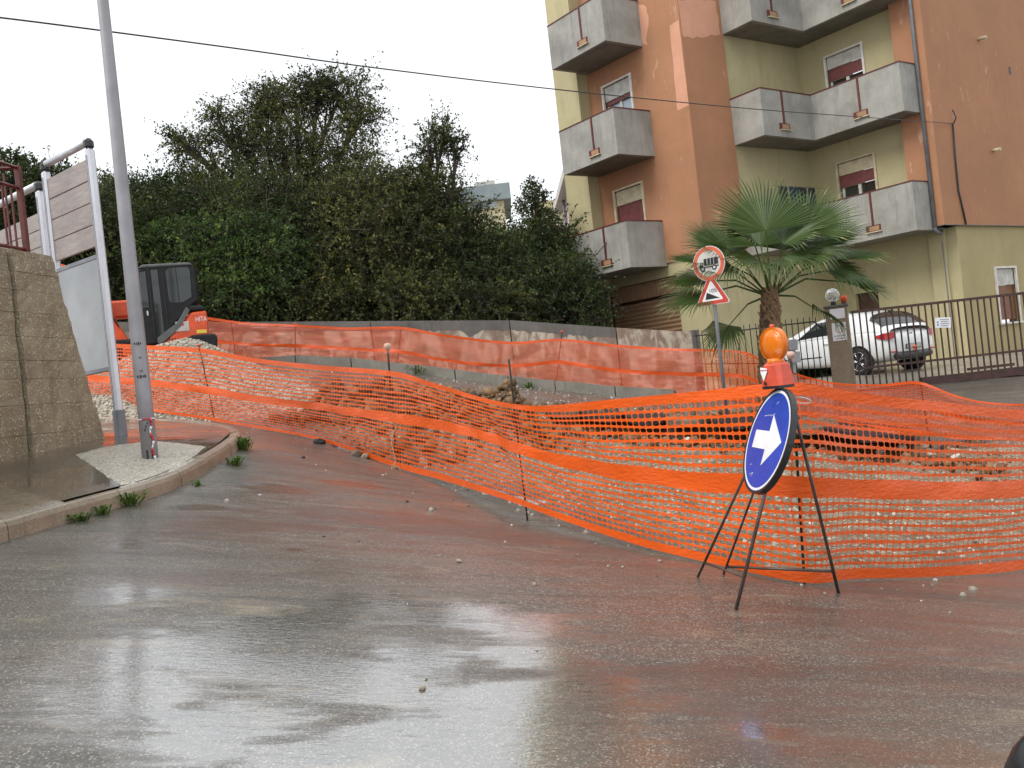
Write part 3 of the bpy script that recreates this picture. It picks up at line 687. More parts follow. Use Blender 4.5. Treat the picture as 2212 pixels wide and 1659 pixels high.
for k in range(18):
    MB().tube([ring[k], ring[k + 1]], .007, 5).build('band', M['tape'] if (k // 3) % 2 else M['white'], BT)
tl = [pole_pt(zr(905)) + pn * .08 + px_ * .03 + Vector((.012 * math.sin(k * 1.3), 0, -.035 * k)) for k in range(13)]
for k in range(12): MB().tube([tl[k], tl[k + 1]], .009 if k % 2 else .012, 4).build('tail', M['tape'] if k % 4 < 2 else M['white'], BT)

# ---- weeds along the kerb
def weed(px, py, size, n, label, fn=onground):
    g = fn(px, py); V = []; F = []; tint = []
    for k in range(n):
        a = random.uniform(0, 6.283); r = random.uniform(0, size * .55); L = size * random.uniform(.4, 1.3); lean = random.uniform(.3, 1.1); w = .006 + .010 * random.random()
        p = Vector((g.x + r * math.cos(a), g.y + r * math.sin(a) * .7, 0)); p.z = gz(p.x, p.y) - .005; d = Vector((math.cos(a), math.sin(a), 0)); side = Vector((-d.y, d.x, 0)) * w
        q = p + d * L * lean * .5 + Vector((0, 0, L * .55)); e = p + d * L * lean + Vector((0, 0, L * (.75 - .35 * lean))); i = len(V)
        V += [p - side * .5, p + side * .5, q + side, q - side, e]; F += [(i, i + 1, i + 2, i + 3), (i + 3, i + 2, i + 4)]; tint += [random.random()] * 2
    me = meshdata('weed_clump', V, F); a_ = me.attributes.new('tint', 'FLOAT', 'FACE'); a_.data.foreach_set('value', tint)
    return tag(addobj('weed_clump', me, M['grass']), label, 'weed', 'weeds growing along the kerb')
weed(175, 1125, .10, 30, 'smallest green weed tuft at the kerb foot, nearest the viewer')
weed(222, 1108, .10, 34, 'small green weed tuft between two larger ones at the kerb foot')
weed(280, 1090, .17, 70, 'largest leafy weed tuft at the kerb joint below the lamp pole')
weed(425, 1050, .08, 20, 'tiny weed at the kerb foot just before the curve')
weed(508, 1005, .13, 46, 'weed clump at the kerb curve near the net')
weed(522, 970, .20, 70, 'taller weed clump growing at the tip of the curved kerb')
weed(128, 1082, .06, 10, 'tiny weed in the crack of the broken pavement slab', onpave)
weed(905, 808, .30, 70, 'weed tuft at the far kerb behind the netting'); weed(1140, 838, .2, 40, 'small weed at the far kerb near the wall bend')

# ================================================================ ORANGE SAFETY NETS
def net(name, label, stations, pitch, npt, mat, wig, seed, rows=(10, 9), bands=(.055, .075, .05), hole=(.455, .345)):
    """stations: (xt,yt, xm,ym, xb,yb, depth) in photograph pixels: top edge, middle band, bottom edge."""
    T = [at(s[0], s[1], s[6] + (s[7] if len(s) > 7 else 0)) for s in stations]; Mi = [at(s[2], s[3], s[6] + (s[8] if len(s) > 8 else 0)) for s in stations]; B = [at(s[4], s[5], s[6]) for s in stations]
    for b in B: b.z = max(b.z, gz(b.x, b.y) + .015)
    n = 24; CT, CM, CB = (catmull([tuple(p) for p in L], n) for L in (T, Mi, B))
    al = np.r_[0, np.cumsum(np.linalg.norm(np.diff(CM, axis=0), axis=1))]; L = al[-1]; nc = int(L / pitch)
    def P(s, t):
        """s metres along, t in -1..1 (0 = middle band)."""
        s = np.asarray(s, float); t = np.asarray(t, float); g = lambda C: np.stack([np.interp(s, al, C[:, k]) for k in range(3)], -1)
        a, m, b = g(CT), g(CM), g(CB); tp = np.clip(t, 0, 1)[..., None]; tn = np.clip(-t, 0, 1)[..., None]
        p = m + (a - m) * tp + (b - m) * tn
        env = (1 - np.abs(t) ** 3)
        w = wig * (vnoise(s, t * 1.3 + 5, 1.3, seed, 3) - .5) * 2 * env
        w2 = wig * .8 * (vnoise(s * 1.1 + t * .8, t * 4.5 + 9, 1.0, seed + 4, 3) - .5) * 2
        p[..., 1] += w * 1.4; p[..., 2] += w2 * .55 * env
        p[..., 0] += .010 * np.sin(s * 9 + t * 4 + seed) * env
        return p
    t = thing(name, label, 'safety net', tuple(B[0])); off = np.array(B[0])
    def bandmesh(nm, t0, t1):
        k = nc; S = np.linspace(0, L, k + 1); rowsN = 4; TT = np.linspace(t0, t1, rowsN)
        V = P(np.repeat(S[None], rowsN, 0), np.repeat(TT[:, None], k + 1, 1)).reshape(-1, 3) - off
        idx = np.arange(rowsN * (k + 1)).reshape(rowsN, k + 1); F = np.stack([idx[:-1, :-1], idx[:-1, 1:], idx[1:, 1:], idx[1:, :-1]], -1).reshape(-1, 4)
        me = fastmesh(nm, V, F, 4); me.polygons.foreach_set('use_smooth', np.ones(len(F), bool)); o = addobj(nm, me, mat, t); return o
    tb, tm, tt = bands; bandmesh('bottom_band', -1, -1 + tb * 2); bandmesh('middle_band', -tm, tm); bandmesh('top_band', 1 - tt * 2, 1)
    # meshes of rounded holes
    ang = (np.arange(npt) + .5) * 2 * np.pi / npt; ca, sa = np.cos(ang), np.sin(ang); e = 2 / 3.3
    hx = hole[0] * np.sign(ca) * np.abs(ca) ** e; hy = hole[1] * np.sign(sa) * np.abs(sa) ** e
    mxx = np.maximum(np.abs(ca), np.abs(sa)); ox = .5 * ca / mxx; oy = .5 * sa / mxx
    us = np.r_[hx, ox]; vs = np.r_[hy, oy]; VV = []; FF = []
    for (lo, hi, nr_) in ((-1 + tb * 2, -tm, rows[0]), (tm, 1 - tt * 2, rows[1])):
        dt = (hi - lo) / nr_; ci = (np.arange(nc) + .5) * (L / nc); ri = lo + (np.arange(nr_) + .5) * dt
        S = ci[None, :, None] + us[None, None] * (L / nc); T_ = ri[:, None, None] + vs[None, None] * dt
        S, T_ = np.broadcast_arrays(S, T_); V = P(S.reshape(-1), T_.reshape(-1)) - off; base = sum(len(v) for v in VV)
        c0 = base + np.arange(nr_ * nc)[:, None] * (2 * npt); k = np.arange(npt); k2 = (k + 1) % npt
        FF.append(np.stack([c0 + npt + k, c0 + npt + k2, c0 + k2, c0 + k], -1).reshape(-1, 4)); VV.append(V)
    me = fastmesh('netting', np.vstack(VV), np.vstack(FF), 4); me.polygons.foreach_set('use_smooth', np.ones(len(me.polygons), bool))
    addobj('netting', me, mat, t); return t, P, al
FS = [(60, 715, 60, 790, 60, 850, 15.2), (200, 738, 200, 818, 200, 868, 14.5), (300, 745, 300, 826, 300, 884, 14.0), (433, 752, 447, 845, 462, 912, 13.3), (540, 772, 550, 862, 540, 935, 12.5), (680, 788, 690, 880, 690, 975, 11.3),
      (843, 801, 848, 900, 856, 1013, 10.02), (930, 825, 940, 915, 950, 1036, 9.2), (1040, 858, 1050, 940, 1050, 1066, 8.0), (1108, 872, 1118, 967, 1136, 1095, 7.22), (1180, 876, 1200, 992, 1210, 1122, 6.85), (1330, 862, 1350, 1022, 1370, 1175, 6.15), (1500, 846, 1520, 1042, 1530, 1224, 5.68),
      (1712, 826, 1722, 1052, 1736, 1278, 5.14), (1850, 848, 1860, 1055, 1850, 1274, 5.38), (2030, 868, 2040, 1060, 2030, 1256, 5.75), (2212, 886, 2215, 1055, 2215, 1235, 6.3), (2420, 890, 2420, 1042, 2420, 1206, 7.0)]
net('safety_net', 'orange plastic mesh net in the foreground bent round the blue arrow sign', FS, .057, 12, M['netf'], .048, 3, bands=(.05, .092, .05), hole=(.445, .335))
BS = [(330, 668, 330, 722, 330, 772, 19.2), (443, 684, 443, 736, 443, 778, 19.0), (540, 697, 540, 744, 540, 776, 18.9), (638, 701, 638, 747, 638, 780, 18.7), (750, 707, 750, 755, 750, 790, 18.6), (866, 706, 862, 760, 856, 797, 18.45), (960, 722, 960, 778, 960, 815, 18.4), (1100, 738, 1100, 792, 1100, 826, 18.3),
      (1211, 732, 1206, 782, 1199, 838, 18.15), (1330, 744, 1330, 800, 1330, 850, 17.8), (1450, 752, 1450, 808, 1450, 858, 17.3), (1594, 757, 1592, 812, 1588, 866, 16.5), (1645, 776, 1645, 826, 1645, 880, 15.8), (1720, 806, 1720, 845, 1720, 896, 14.6), (1800, 826, 1800, 860, 1800, 912, 13.6), (1900, 830, 1900, 872, 1900, 926, 12.7), (1983, 824, 1992, 880, 2003, 938, 12.05),
      (2060, 852, 2060, 896, 2060, 948, 11.8), (2130, 868, 2130, 910, 2130, 958, 11.7), (2240, 872, 2240, 918, 2240, 972, 11.5), (2400, 862, 2400, 912, 2400, 970, 11.5)]
net('safety_net', 'far orange mesh net running along the concrete wall and gate', BS, .066, 8, M['netb'], .055, 9, hole=(.40, .27))

def stake(top, bot, d, label, cap='orange', r=.0085, cs=1.):
    a = at(*top, d); b = at(*bot, d); b.z -= .12 if b.z > gz(b.x, b.y) - .2 else 0
    t = thing('fence_stake', label, 'stake', b, group='rebar stakes holding the orange nets'); ax_ = (a - b)
    MB().tube([b + ax_ * k / 6 for k in range(7)], r, 7).build('rod', M['rebar'], t)
    if cap: 
        Mx = frame((0, 0, 0), (1, 0, 0), ax_.normalized()).to_3x3()
        MB().lathe([(.012, -.07), (.014, -.025), (.020, -.012), (.033, -.006), (.036, .006), (.028, .016), (.010, .020)] if cap != 'round' else [(.014, -.09), (.017, -.045), (.036, -.03), (.046, -.008), (.044, .016), (.028, .032), (.006, .038)], a, 14, Mx * cs).build('cap', M['rusty'] if cap == 'orange' else M['capw'], t)
    return t
M['capw'] = simple('faded_cap_plastic', (.58, .36, .28), .5, .15, 20)
stake((430, 746), (467, 916), 13.32, 'capped rebar stake at the left by the kerb curve', 'orange', .010)
stake((837, 748), (858, 1020), 10.06, 'rebar stake with large round faded cap in the foreground net', 'round', .012)
stake((1099, 776), (1140, 1127), 7.26, 'bare uncapped rebar stake in the middle of the front net', None, .0085)
stake((1708, 766), (1737, 1284), 5.19, 'dark rebar stake behind the blue arrow sign at the net corner', 'round', .009, .55)
stake((443, 679), (443, 775), 19.05, 'far rebar stake beside the excavator rear', 'orange', .012)
stake((638, 699), (636, 783), 18.75, 'far rebar stake, second from the excavator', 'orange', .012)
stake((867, 705), (854, 800), 18.5, 'far rebar stake leaning left before the stained wall', None, .012)
stake((1214, 716), (1197, 842), 18.2, 'far rebar stake leaning right near the wall bend', 'orange', .012)
stake((1596, 741), (1588, 872), 16.55, 'far rebar stake before the truck prohibition sign post', 'orange', .012)
stake((1976, 748), (2008, 950), 12.08, 'rebar stake with orange cap standing before the white car', 'orange', .010)
# rope tied round the stake
rp = [at(838, 912, 9.97), at(848, 915, 9.95), at(856, 922, 9.95), at(850, 935, 9.95), at(846, 955, 9.93), at(850, 975, 9.93), at(854, 998, 9.93), at(846, 1010, 9.9), at(850, 1024, 9.9), at(860, 1030, 9.9), at(866, 1018, 9.9), at(858, 1008, 9.9), at(848, 1012, 9.9), at(846, 1028, 9.88)]
tag(MB().tube(catmull(rp, 5), .008, 6).build('tied_rope', M['rope']), 'beige rope knotted round the stake with the round cap', 'rope')

# ================================================================ ARROW SIGN WITH LAMP
nS = Vector((-.927, -.06, .370)).normalized(); sc_ = at(1656.5, 951, 4.72); eS = Vector((.0646, -.9979, 0)); upS = eS.cross(nS); upS = -upS if upS.z < 0 else upS
SG = thing('arrow_sign', 'round blue sign with white right arrow on a thin metal stand', 'road sign', onground(1600, 1290))
MS = frame(sc_, eS, nS)   # local x right, y up, z out
def LS(x, y, z=0): return MS @ Vector((x, y, z))
def disc(mb, r0, r1, z0, z1, n=48):
    V = []; F = []
    mb.lathe([(r0, z0), (r1, z0), (r1, z1), (r0, z1)], sc_, n, MS.to_3x3(), smooth=False, cap=False)
d_ = MB(); d_.lathe([(.001, -.004), (.292, -.004), (.292, 0), (.001, 0)], sc_, 56, MS.to_3x3(), smooth=False); d_.build('sign_face', M['signblue'], SG)
d_ = MB(); disc(d_, .272, .286, 0.0008, .0022); d_.build('white_ring', M['white'], SG)
d_ = MB(); d_.lathe([(.290, .004), (.303, .004), (.303, -.030), (.290, -.030), (.290, .004)], sc_, 56, MS.to_3x3(), smooth=False, cap=False); d_.build('rim', M['blackplastic'], SG)
d_ = MB(); d_.lathe([(.001, -.008), (.285, -.008), (.285, -.006), (.001, -.006)], sc_, 40, MS.to_3x3(), smooth=False); d_.build('sign_back', M['galv'], SG)
AR = [(-.205, -.052), (.0, -.052), (.0, -.145), (.205, .0), (.0, .145), (.0, .052), (-.205, .052)]
MB().prism(AR, .0016, MS.to_3x3(), LS(.01, 0, .0008)).build('white_arrow', M['white'], SG)
for (x, y, l, a) in ((-.08, .14, .09, .1), (-.005, .145, .06, .25), (.02, .215, .03, .6), (-.10, -.20, .05, .3), (.06, -.10, .06, .5), (-.14, -.15, .03, .1), (-.085, -.205, .03, .8)):
    MB().box(LS(x, y, .0012), (l, .0022, .0012), (MS.to_3x3() @ Matrix.Rotation(a, 3, 'Z'))).build('scratch', M['white'], SG)
apex = at(1707, 850, 4.86)
M['standrod'] = simple('brown_painted_rod', (.085, .06, .052), .4, .2, 12, .3)
feet = dict(L=onground(1507, 1247), F=onground(1590, 1317), R=onground(1812, 1283), B=onground(1563, 1240))
sb = LS(-.05, -.27, -.03); sb2 = LS(.07, -.26, -.03); stp = LS(-.06, .24, -.035); stp2 = LS(.06, .26, -.035)
def rod(a, b, r=.0085): MB().tube([a, (a + b) / 2, b], r, 8).build('rod', M['standrod'], SG)
rod(stp, feet['L']); rod(stp2, feet['F'], .010); rod(apex, feet['R'], .010); rod(LS(0, .2, -.05), feet['B'], .007)
lift = lambda a, b, k: a + (b - a) * k
rod(lift(feet['L'], stp, .09), lift(feet['F'], stp2, .15), .006); rod(lift(feet['B'], LS(0, .2, -.05), .05), lift(feet['R'], apex, .115), .009); rod(apex, stp2, .009); rod(apex, stp, .008)
# lamp
lb = at(1679, 812, 4.78); yawL = Vector((-.90, -.436, 0)).normalized(); xL = Vector((.436, -.90, 0))
LM = thing('warning_lamp', 'amber flashing works lamp with red battery housing above the arrow sign', 'warning lamp', at(1679, 842, 4.78))
RL3 = frame((0, 0, 0), xL, (0, 0, 1)).to_3x3()
def ltaper(pts): 
    mb = MB(); V = []; n = 8
    for hx, hy, z, b in pts:
        for (x, y) in ((-hx + b, -hy), (hx - b, -hy), (hx, -hy + b), (hx, hy - b), (hx - b, hy), (-hx + b, hy), (-hx, hy - b), (-hx, -hy + b)): V.append(lb + RL3 @ Vector((x, y, z)))
    m = len(pts); F = [(i * n + k, i * n + (k + 1) % n, (i + 1) * n + (k + 1) % n, (i + 1) * n + k) for i in range(m - 1) for k in range(n)] + [tuple(range(n))[::-1], tuple((m - 1) * n + k for k in range(n))]
    return mb.add(V, F)
S_ = 1 / 1.0
ltaper([(.080, .060, -.068, .018), (.080, .060, -.052, .018), (.075, .055, -.050, .018)]).build('base_plate', M['blackplastic'], LM)
hs = ltaper([(.082, .062, -.052, .02), (.079, .060, -.01, .02), (.068, .052, .062, .022), (.058, .042, .076, .022)]).build('battery_housing', M['lampbox'], LM)
Mf = frame(lb + yawL * .0625 + Vector((0, 0, .012)), xL, yawL + Vector((0, 0, .12)))
MB().prism([(-.005, .045), (.05, .035), (.05, .02), (.022, -.035), (-.005, .02)], .001, Mf.to_3x3(), Mf @ Vector((-.06, 0, 0))).build('sticker', M['white'], hs)
puttext('EUROFLASH', .011, Mf @ Matrix.Translation((-.037, .026, .0016)), M['signred'], hs)
MB().box(Mf @ Vector((-.028, -.048, .001)), (.014, .018, .004), Mf.to_3x3()).build('switch', M['black'], hs)
lc = lb + Vector((0, 0, .072 + .108)); ML = frame(lc, xL, yawL)
MB().lathe([(.045, 0), (.05, .008), (.046, .03)], lb + Vector((0, 0, .070)), 20).build('lens_collar', M['lens'], LM)
lensp = [(.001, -.036), (.045, -.034), (.074, -.028), (.082, -.018), (.1005, -.016), (.1005, .016), (.082, .018), (.074, .028), (.045, .034), (.001, .036)]
ln = MB().lathe(lensp, lc, 40, (ML.to_3x3() * .90), cap=False).build('amber_lens', M['lens'], LM)
MB().lathe([(.099, -.020), (.105, -.020), (.105, .020), (.099, .020)], lc, 40, (ML.to_3x3() * .90), smooth=False, cap=False).build('lens_rim', M['lens'], LM)
MB().lathe([(.012, 0), (.014, .012), (.008, .02)], lc + Vector((0, 0, .092)), 12).build('top_knob', M['lampbox'], LM)
M['reflector'] = simple('amber_reflector', (.95, .33, .03), .4, .1, 40); MB().lathe([(.001, -.004), (.075, -.004), (.075, .004), (.001, .004)], lc, 28, (ML.to_3x3() * .90)).build('reflector', M['reflector'], LM)
tag(MB().tube(catmull([at(1707, 862, 4.86), at(1730, 858, 4.82), at(1752, 866, 4.84), at(1740, 872, 4.86), at(1708, 866, 4.87)], 6), .0035, 6).build('wire_loop', M['white']), 'thin white cable tie looped from the sign top to the net', 'cable tie')

# ================================================================ THE WORKS: gravel heap, stones, pipes
def rock(seed, sub=1):
    rng = random.Random(seed); V = []; F = []
    t = (1 + 5 ** .5) / 2
    P = [(-1, t, 0), (1, t, 0), (-1, -t, 0), (1, -t, 0), (0, -1, t), (0, 1, t), (0, -1, -t), (0, 1, -t), (t, 0, -1), (t, 0, 1), (-t, 0, -1), (-t, 0, 1)]
    T = [(0, 11, 5), (0, 5, 1), (0, 1, 7), (0, 7, 10), (0, 10, 11), (1, 5, 9), (5, 11, 4), (11, 10, 2), (10, 7, 6), (7, 1, 8), (3, 9, 4), (3, 4, 2), (3, 2, 6), (3, 6, 8), (3, 8, 9), (4, 9, 5), (2, 4, 11), (6, 2, 10), (8, 6, 7), (9, 8, 1)]
    sx, sy, sz = rng.uniform(.8, 1.25), rng.uniform(.7, 1.1), rng.uniform(.55, .85)
    for p in P:
        v = Vector(p).normalized() * rng.uniform(.8, 1.15); V.append((v.x * sx, v.y * sy, v.z * sz))
    return V, T
ROCKS = [meshdata('stone', *rock(i), False) for i in range(7)]
def instances(name, pts, sizes, kind_mesh, mat, parent=None, seed=1):
    """Many small pieces in one mesh."""
    rng = np.random.default_rng(seed); V0, T0 = rock(seed); V0 = np.array(V0); T0 = np.array(T0); n = len(pts)
    q = rng.normal(size=(n, 4)); q /= np.linalg.norm(q, axis=1)[:, None]; w, x, y, z = q.T
    R = np.stack([np.stack([1 - 2 * (y * y + z * z), 2 * (x * y - z * w), 2 * (x * z + y * w)], -1), np.stack([2 * (x * y + z * w), 1 - 2 * (x * x + z * z), 2 * (y * z - x * w)], -1), np.stack([2 * (x * z - y * w), 2 * (y * z + x * w), 1 - 2 * (x * x + y * y)], -1)], 1)
    V = np.einsum('nij,kj->nki', R, V0) * np.asarray(sizes)[:, None, None] + np.asarray(pts)[:, None]
    F = T0[None] + (np.arange(n) * len(V0))[:, None, None]
    me = fastmesh(name, V.reshape(-1, 3), F.reshape(-1, 3), 3); a = me.attributes.new('tint', 'FLOAT', 'FACE'); a.data.foreach_set('value', np.repeat(rng.random(n), len(T0)).astype(np.float32))
    return addobj(name, me, mat, parent)
hc = at(385, 830, 15.6).xy; hc2 = at(560, 850, 14.6).xy; hc3 = at(260, 815, 15.6).xy
HP = at(405, 738, 15.6).z - gz(hc[0], hc[1]); print('heap', HP)
def heap_z(X, Y):
    def cone(c, h, r, ry): 
        d = np.hypot((X - c[0]) / r, (Y - c[1]) / ry); return h * (np.sqrt(np.clip(1 - d, 0, 1) ** 2 + .004) - .06)
    z = np.maximum(np.maximum(cone(hc, HP * 1.35, 2.5, 2.0), cone(hc2, .55, 1.9, 1.5)), cone(hc3, HP * .8, 2.2, 1.8)); return np.minimum(z, HP + .04 * np.sin(X * 4) - .05 * (X - hc[0]) ** 2) + (vnoise(X, Y, 2.5, 21, 4) - .5) * .14 * np.clip(z * 4, 0, 1) - .05
gx = np.linspace(hc[0] - 4.2, hc[0] + 4.6, 120); gy = np.linspace(hc[1] - 2.6, hc[1] + 2.4, 80); X, Y = np.meshgrid(gx, gy); Zb = np.array([base_z(X[i], Y[i]) for i in range(len(gy))]); Zr, _ = rough_z(X, Y); Zh = heap_z(X, Y)
Z = Zb + np.maximum(Zr, 0) * 0 + Zh
GH = thing('gravel_heap', 'large heap of pale crushed gravel in front of the excavator', 'gravel heap', (float(hc[0]), float(hc[1]), float(gz(*hc))))
idx = np.arange(X.size).reshape(X.shape); keep = (Zh[:-1, :-1] > -.045) | (Zh[1:, 1:] > -.045)
F = np.stack([idx[:-1, :-1], idx[:-1, 1:], idx[1:, 1:], idx[1:, :-1]], -1)[keep]
off = np.array(GH.location)
me = fastmesh('heap_body', np.stack([X, Y, Z], -1).reshape(-1, 3) - off, F.reshape(-1, 4), 4)
me.attributes.new('tint', 'FLOAT', 'POINT').data.foreach_set('value', RNG.random(X.size).astype(np.float32) * .6); addobj('heap_body', me, M['gravel'], GH)
n = 11000; px = RNG.uniform(gx[0], gx[-1], n * 3); py = RNG.uniform(gy[0], gy[-1], n * 3); hh = heap_z(px, py); k = hh > -.03; px, py, hh = px[k][:n], py[k][:n], hh[k][:n]
tag(instances('gravel_pieces', np.c_[px, py, base_z(px, py) + hh + .008] - off, RNG.uniform(.012, .034, len(px)), None, M['gravel'], GH, 3), kind='stuff')
# loose gravel over the site and grit on the road
n = 9000; px = RNG.uniform(-5.5, 8, n); py = RNG.uniform(4.5, 18, n); sd = poly_sd(px, py, SITE); k = (sd > .1) | ((sd > -2.6) & (RNG.random(n) < .10 * np.exp(-(-sd) / .9))); px, py = px[k], py[k]
zz = base_z(px, py) + rough_z(px, py)[0]; tag(instances('loose_gravel', np.c_[px, py, zz + .004], RNG.gamma(2.2, .0036, len(px)) + .003, None, M['gravel'], None, 5), 'pale loose gravel scattered over the works and along the net', 'gravel', kind='stuff')
# individual stones in and beside the trench
def put_stone(x, y, s, mat, i, dz=0.):
    o = bpy.data.objects.new('stone', ROCKSM[mat][i % 7]); o.location = (x, y, gzr(x, y) + s * .25 + dz); o.scale = (s,) * 3; o.rotation_euler = (random.uniform(-.5, .5), random.uniform(-.5, .5), random.uniform(0, 6.28)); link(o, GROUND); return o
ROCKSM = {}
for k_ in ('stone', 'stone2', 'stonew', 'asphaltlump'):
    ROCKSM[k_] = []
    for i in range(7): m_ = ROCKS[i].copy(); m_.materials.append(M[k_]); ROCKSM[k_].append(m_)
UP0 = Vector((0, 0, 1)); cnt = 0
for i in range(600):
    if cnt >= 190: break
    t = random.random() * .999; sgi = t * (len(TR) - 1); j = int(sgi); f = sgi - j
    c = np.array(TR[j]) * (1 - f) + np.array(TR[j + 1]) * f; x = c[0] + random.gauss(0, .22); y = c[1] - .12 + random.gauss(0, .32)
    s = min(.13, max(.03, random.gammavariate(3.2, .021))); put_stone(x, y, s, random.choice(('stone', 'stone', 'stone2', 'stone', 'stonew')), i, random.uniform(0, .05)); cnt += 1
for i in range(34):
    t = random.random(); x = TR[0][0] + (TR[-1][0] - TR[0][0]) * t; y = np.interp(x, [p[0] for p in TR], [p[1] for p in TR]) + .52 + random.gauss(0, .08); put_stone(x, y, random.uniform(.05, .13), 'asphaltlump', i, .02)
for i in range(30):
    t = random.random(); c = np.array(TR2[0]) * (1 - t) + np.array(TR2[-1]) * t; put_stone(c[0] + random.gauss(0, .2), c[1] + random.gauss(0, .25), random.uniform(.04, .10), random.choice(('asphaltlump', 'stone2', 'stone')), i)
# broken asphalt edge hanging over the far side of the trench
for i in range(9):
    t = .06 + .86 * i / 8; sgi = t * (len(TR) - 1); j = min(int(sgi), len(TR) - 2); f = sgi - j; c = np.array(TR[j]) * (1 - f) + np.array(TR[j + 1]) * f
    w = random.uniform(.34, .5); P = []
    for k in range(9):
        a = 2 * math.pi * k / 9; P.append((c[0] + w * math.cos(a) * random.uniform(.8, 1.15), c[1] + 1.0 + .42 * math.sin(a) * random.uniform(.8, 1.2)))
    tilt = random.uniform(-.03, .05); V = [Vector((x, y, gz(x, y) + .05 + tilt * (x - c[0]) + .06 * (y - c[1] - 1.0) * random.uniform(-.5, 1))) for x, y in P]; n_ = len(V); V += [v - UP0 * .10 for v in V]
    MB().add(V, [tuple(range(n_)), tuple(range(n_, 2 * n_))[::-1]] + [(q, n_ + q, n_ + (q + 1) % n_, (q + 1) % n_) for q in range(n_)]).build('asphalt_slab', M['asphaltlump'] if i % 3 else M['stone2'], GROUND)
# stones lying on the open road
for k_, (x, y, s, mt) in enumerate(((912, 1486, .028, 'stone'), (921, 1471, .014, 'stone'), (992, 1212, .034, 'stone'), (1187, 1180, .014, 'stone2'), (880, 1305, .014, 'stonew'), (330, 1445, .013, 'stone2'), (775, 1170, .016, 'asphaltlump'), (700, 1160, .02, 'asphaltlump'), (655, 990, .05, 'asphaltlump'), (880, 1085, .03, 'asphaltlump'), (940, 1100, .022, 'stone2'), (980, 1080, .02, 'stone2'), (1010, 1060, .03, 'stone2'), (1012, 1093, .02, 'asphaltlump'), (1905, 1272, .02, 'stone'), (1938, 1275, .016, 'stone'), (2105, 1168, .03, 'stone2'), (2210, 1178, .03, 'stone2'), (1690, 1300, .012, 'stone'), (1160, 1405, .012, 'stone2'), (430, 1215, .016, 'stonew'), (570, 1197, .018, 'stonew'), (1210, 1418, .01, 'stone'), (1990, 1300, .012, 'stonew'), (1860, 1340, .010, 'stonew'), (1420, 1245, .013, 'asphaltlump'))):
    p = onground(x, y); put_stone(p.x, p.y, s * .55, mt, k_)
# heaped clods of orange-brown spoil along the bank and the trench lip
M['clod'] = m_gravel('orange_brown_earth', (.055, .030, .013), (.30, .175, .075))
cx_, cy_, cs_ = [], [], []
for path, n_, sx_, sy_, dy_ in ((MOUND, 2600, .30, .42, -.05), (TR, 900, .25, .30, -1.05), (TR, 500, .25, .22, 1.15), (TR2, 500, .25, .3, .1)):
    P_ = np.array(path); tt_ = RNG.random(n_) * (len(P_) - 1.001); j_ = tt_.astype(int); f_ = (tt_ - j_)[:, None]; c_ = P_[j_] * (1 - f_) + P_[j_ + 1] * f_
    cx_.append(c_[:, 0] + RNG.normal(0, sx_, n_)); cy_.append(c_[:, 1] + dy_ + RNG.normal(0, sy_, n_)); cs_.append(np.clip(RNG.gamma(2.0, .016, n_), .010, .11))
cx_, cy_, cs_ = (np.concatenate(a) for a in (cx_, cy_, cs_)); ok = poly_sd(cx_, cy_, SITE) > .25; cx_, cy_, cs_ = cx_[ok], cy_[ok], cs_[ok]
cz_ = base_z(cx_, cy_) + rough_z(cx_, cy_)[0] + cs_ * .3 + RNG.random(len(cx_)) * .05
tag(instances('spoil_clods', np.c_[cx_, cy_, cz_], cs_, None, M['clod'], None, 6), 'heaped orange-brown earth clods along the dug bank behind the front net', 'earth', kind='stuff')
# pipes and boards lying inside the net
def lying(name, label, cat, a, b, r, mat, lift_=.03, square=False):
    A, B = onground(a[0], a[1]), onground(b[0], b[1]); A.z = gzr(A.x, A.y) + r + lift_; B.z = gzr(B.x, B.y) + r + lift_
    return tag(MB().tube([A, (A + B) / 2, B], r, 4 if square else 10, smooth=not square).build(name, mat, None), label, cat)
lying('steel_pipe', 'long thin grey pipe lying nearest the kerb behind the net', 'pipe', (575, 925, 12.1), (850, 984, 10.6), .022, M['drain'], .02)
lying('steel_pipe', 'long grey pipe crossing behind the round-capped stake', 'pipe', (600, 918, 12.0), (960, 992, 10.3), .03, M['drain'], .06)
lying('wooden_beam', 'dark wooden beam lying behind the net at the stake foot', 'beam', (800, 985, 10.25), (905, 1003, 10.15), .05, M['brownwood'], .0, True)
lying('steel_pipe', 'thin rusty bar on the sand right of the round-capped stake', 'pipe', (1090, 1000, 9.3), (900, 975, 9.9), .010, M['rebar'], .02)
for k_, (x, y, s) in enumerate(((690, 965, .08), (725, 970, .06), (770, 985, .05), (880, 1000, .07), (915, 998, .05))):
    p = onground(x, y - 8); put_stone(p.x, p.y, s, 'asphaltlump', k_)

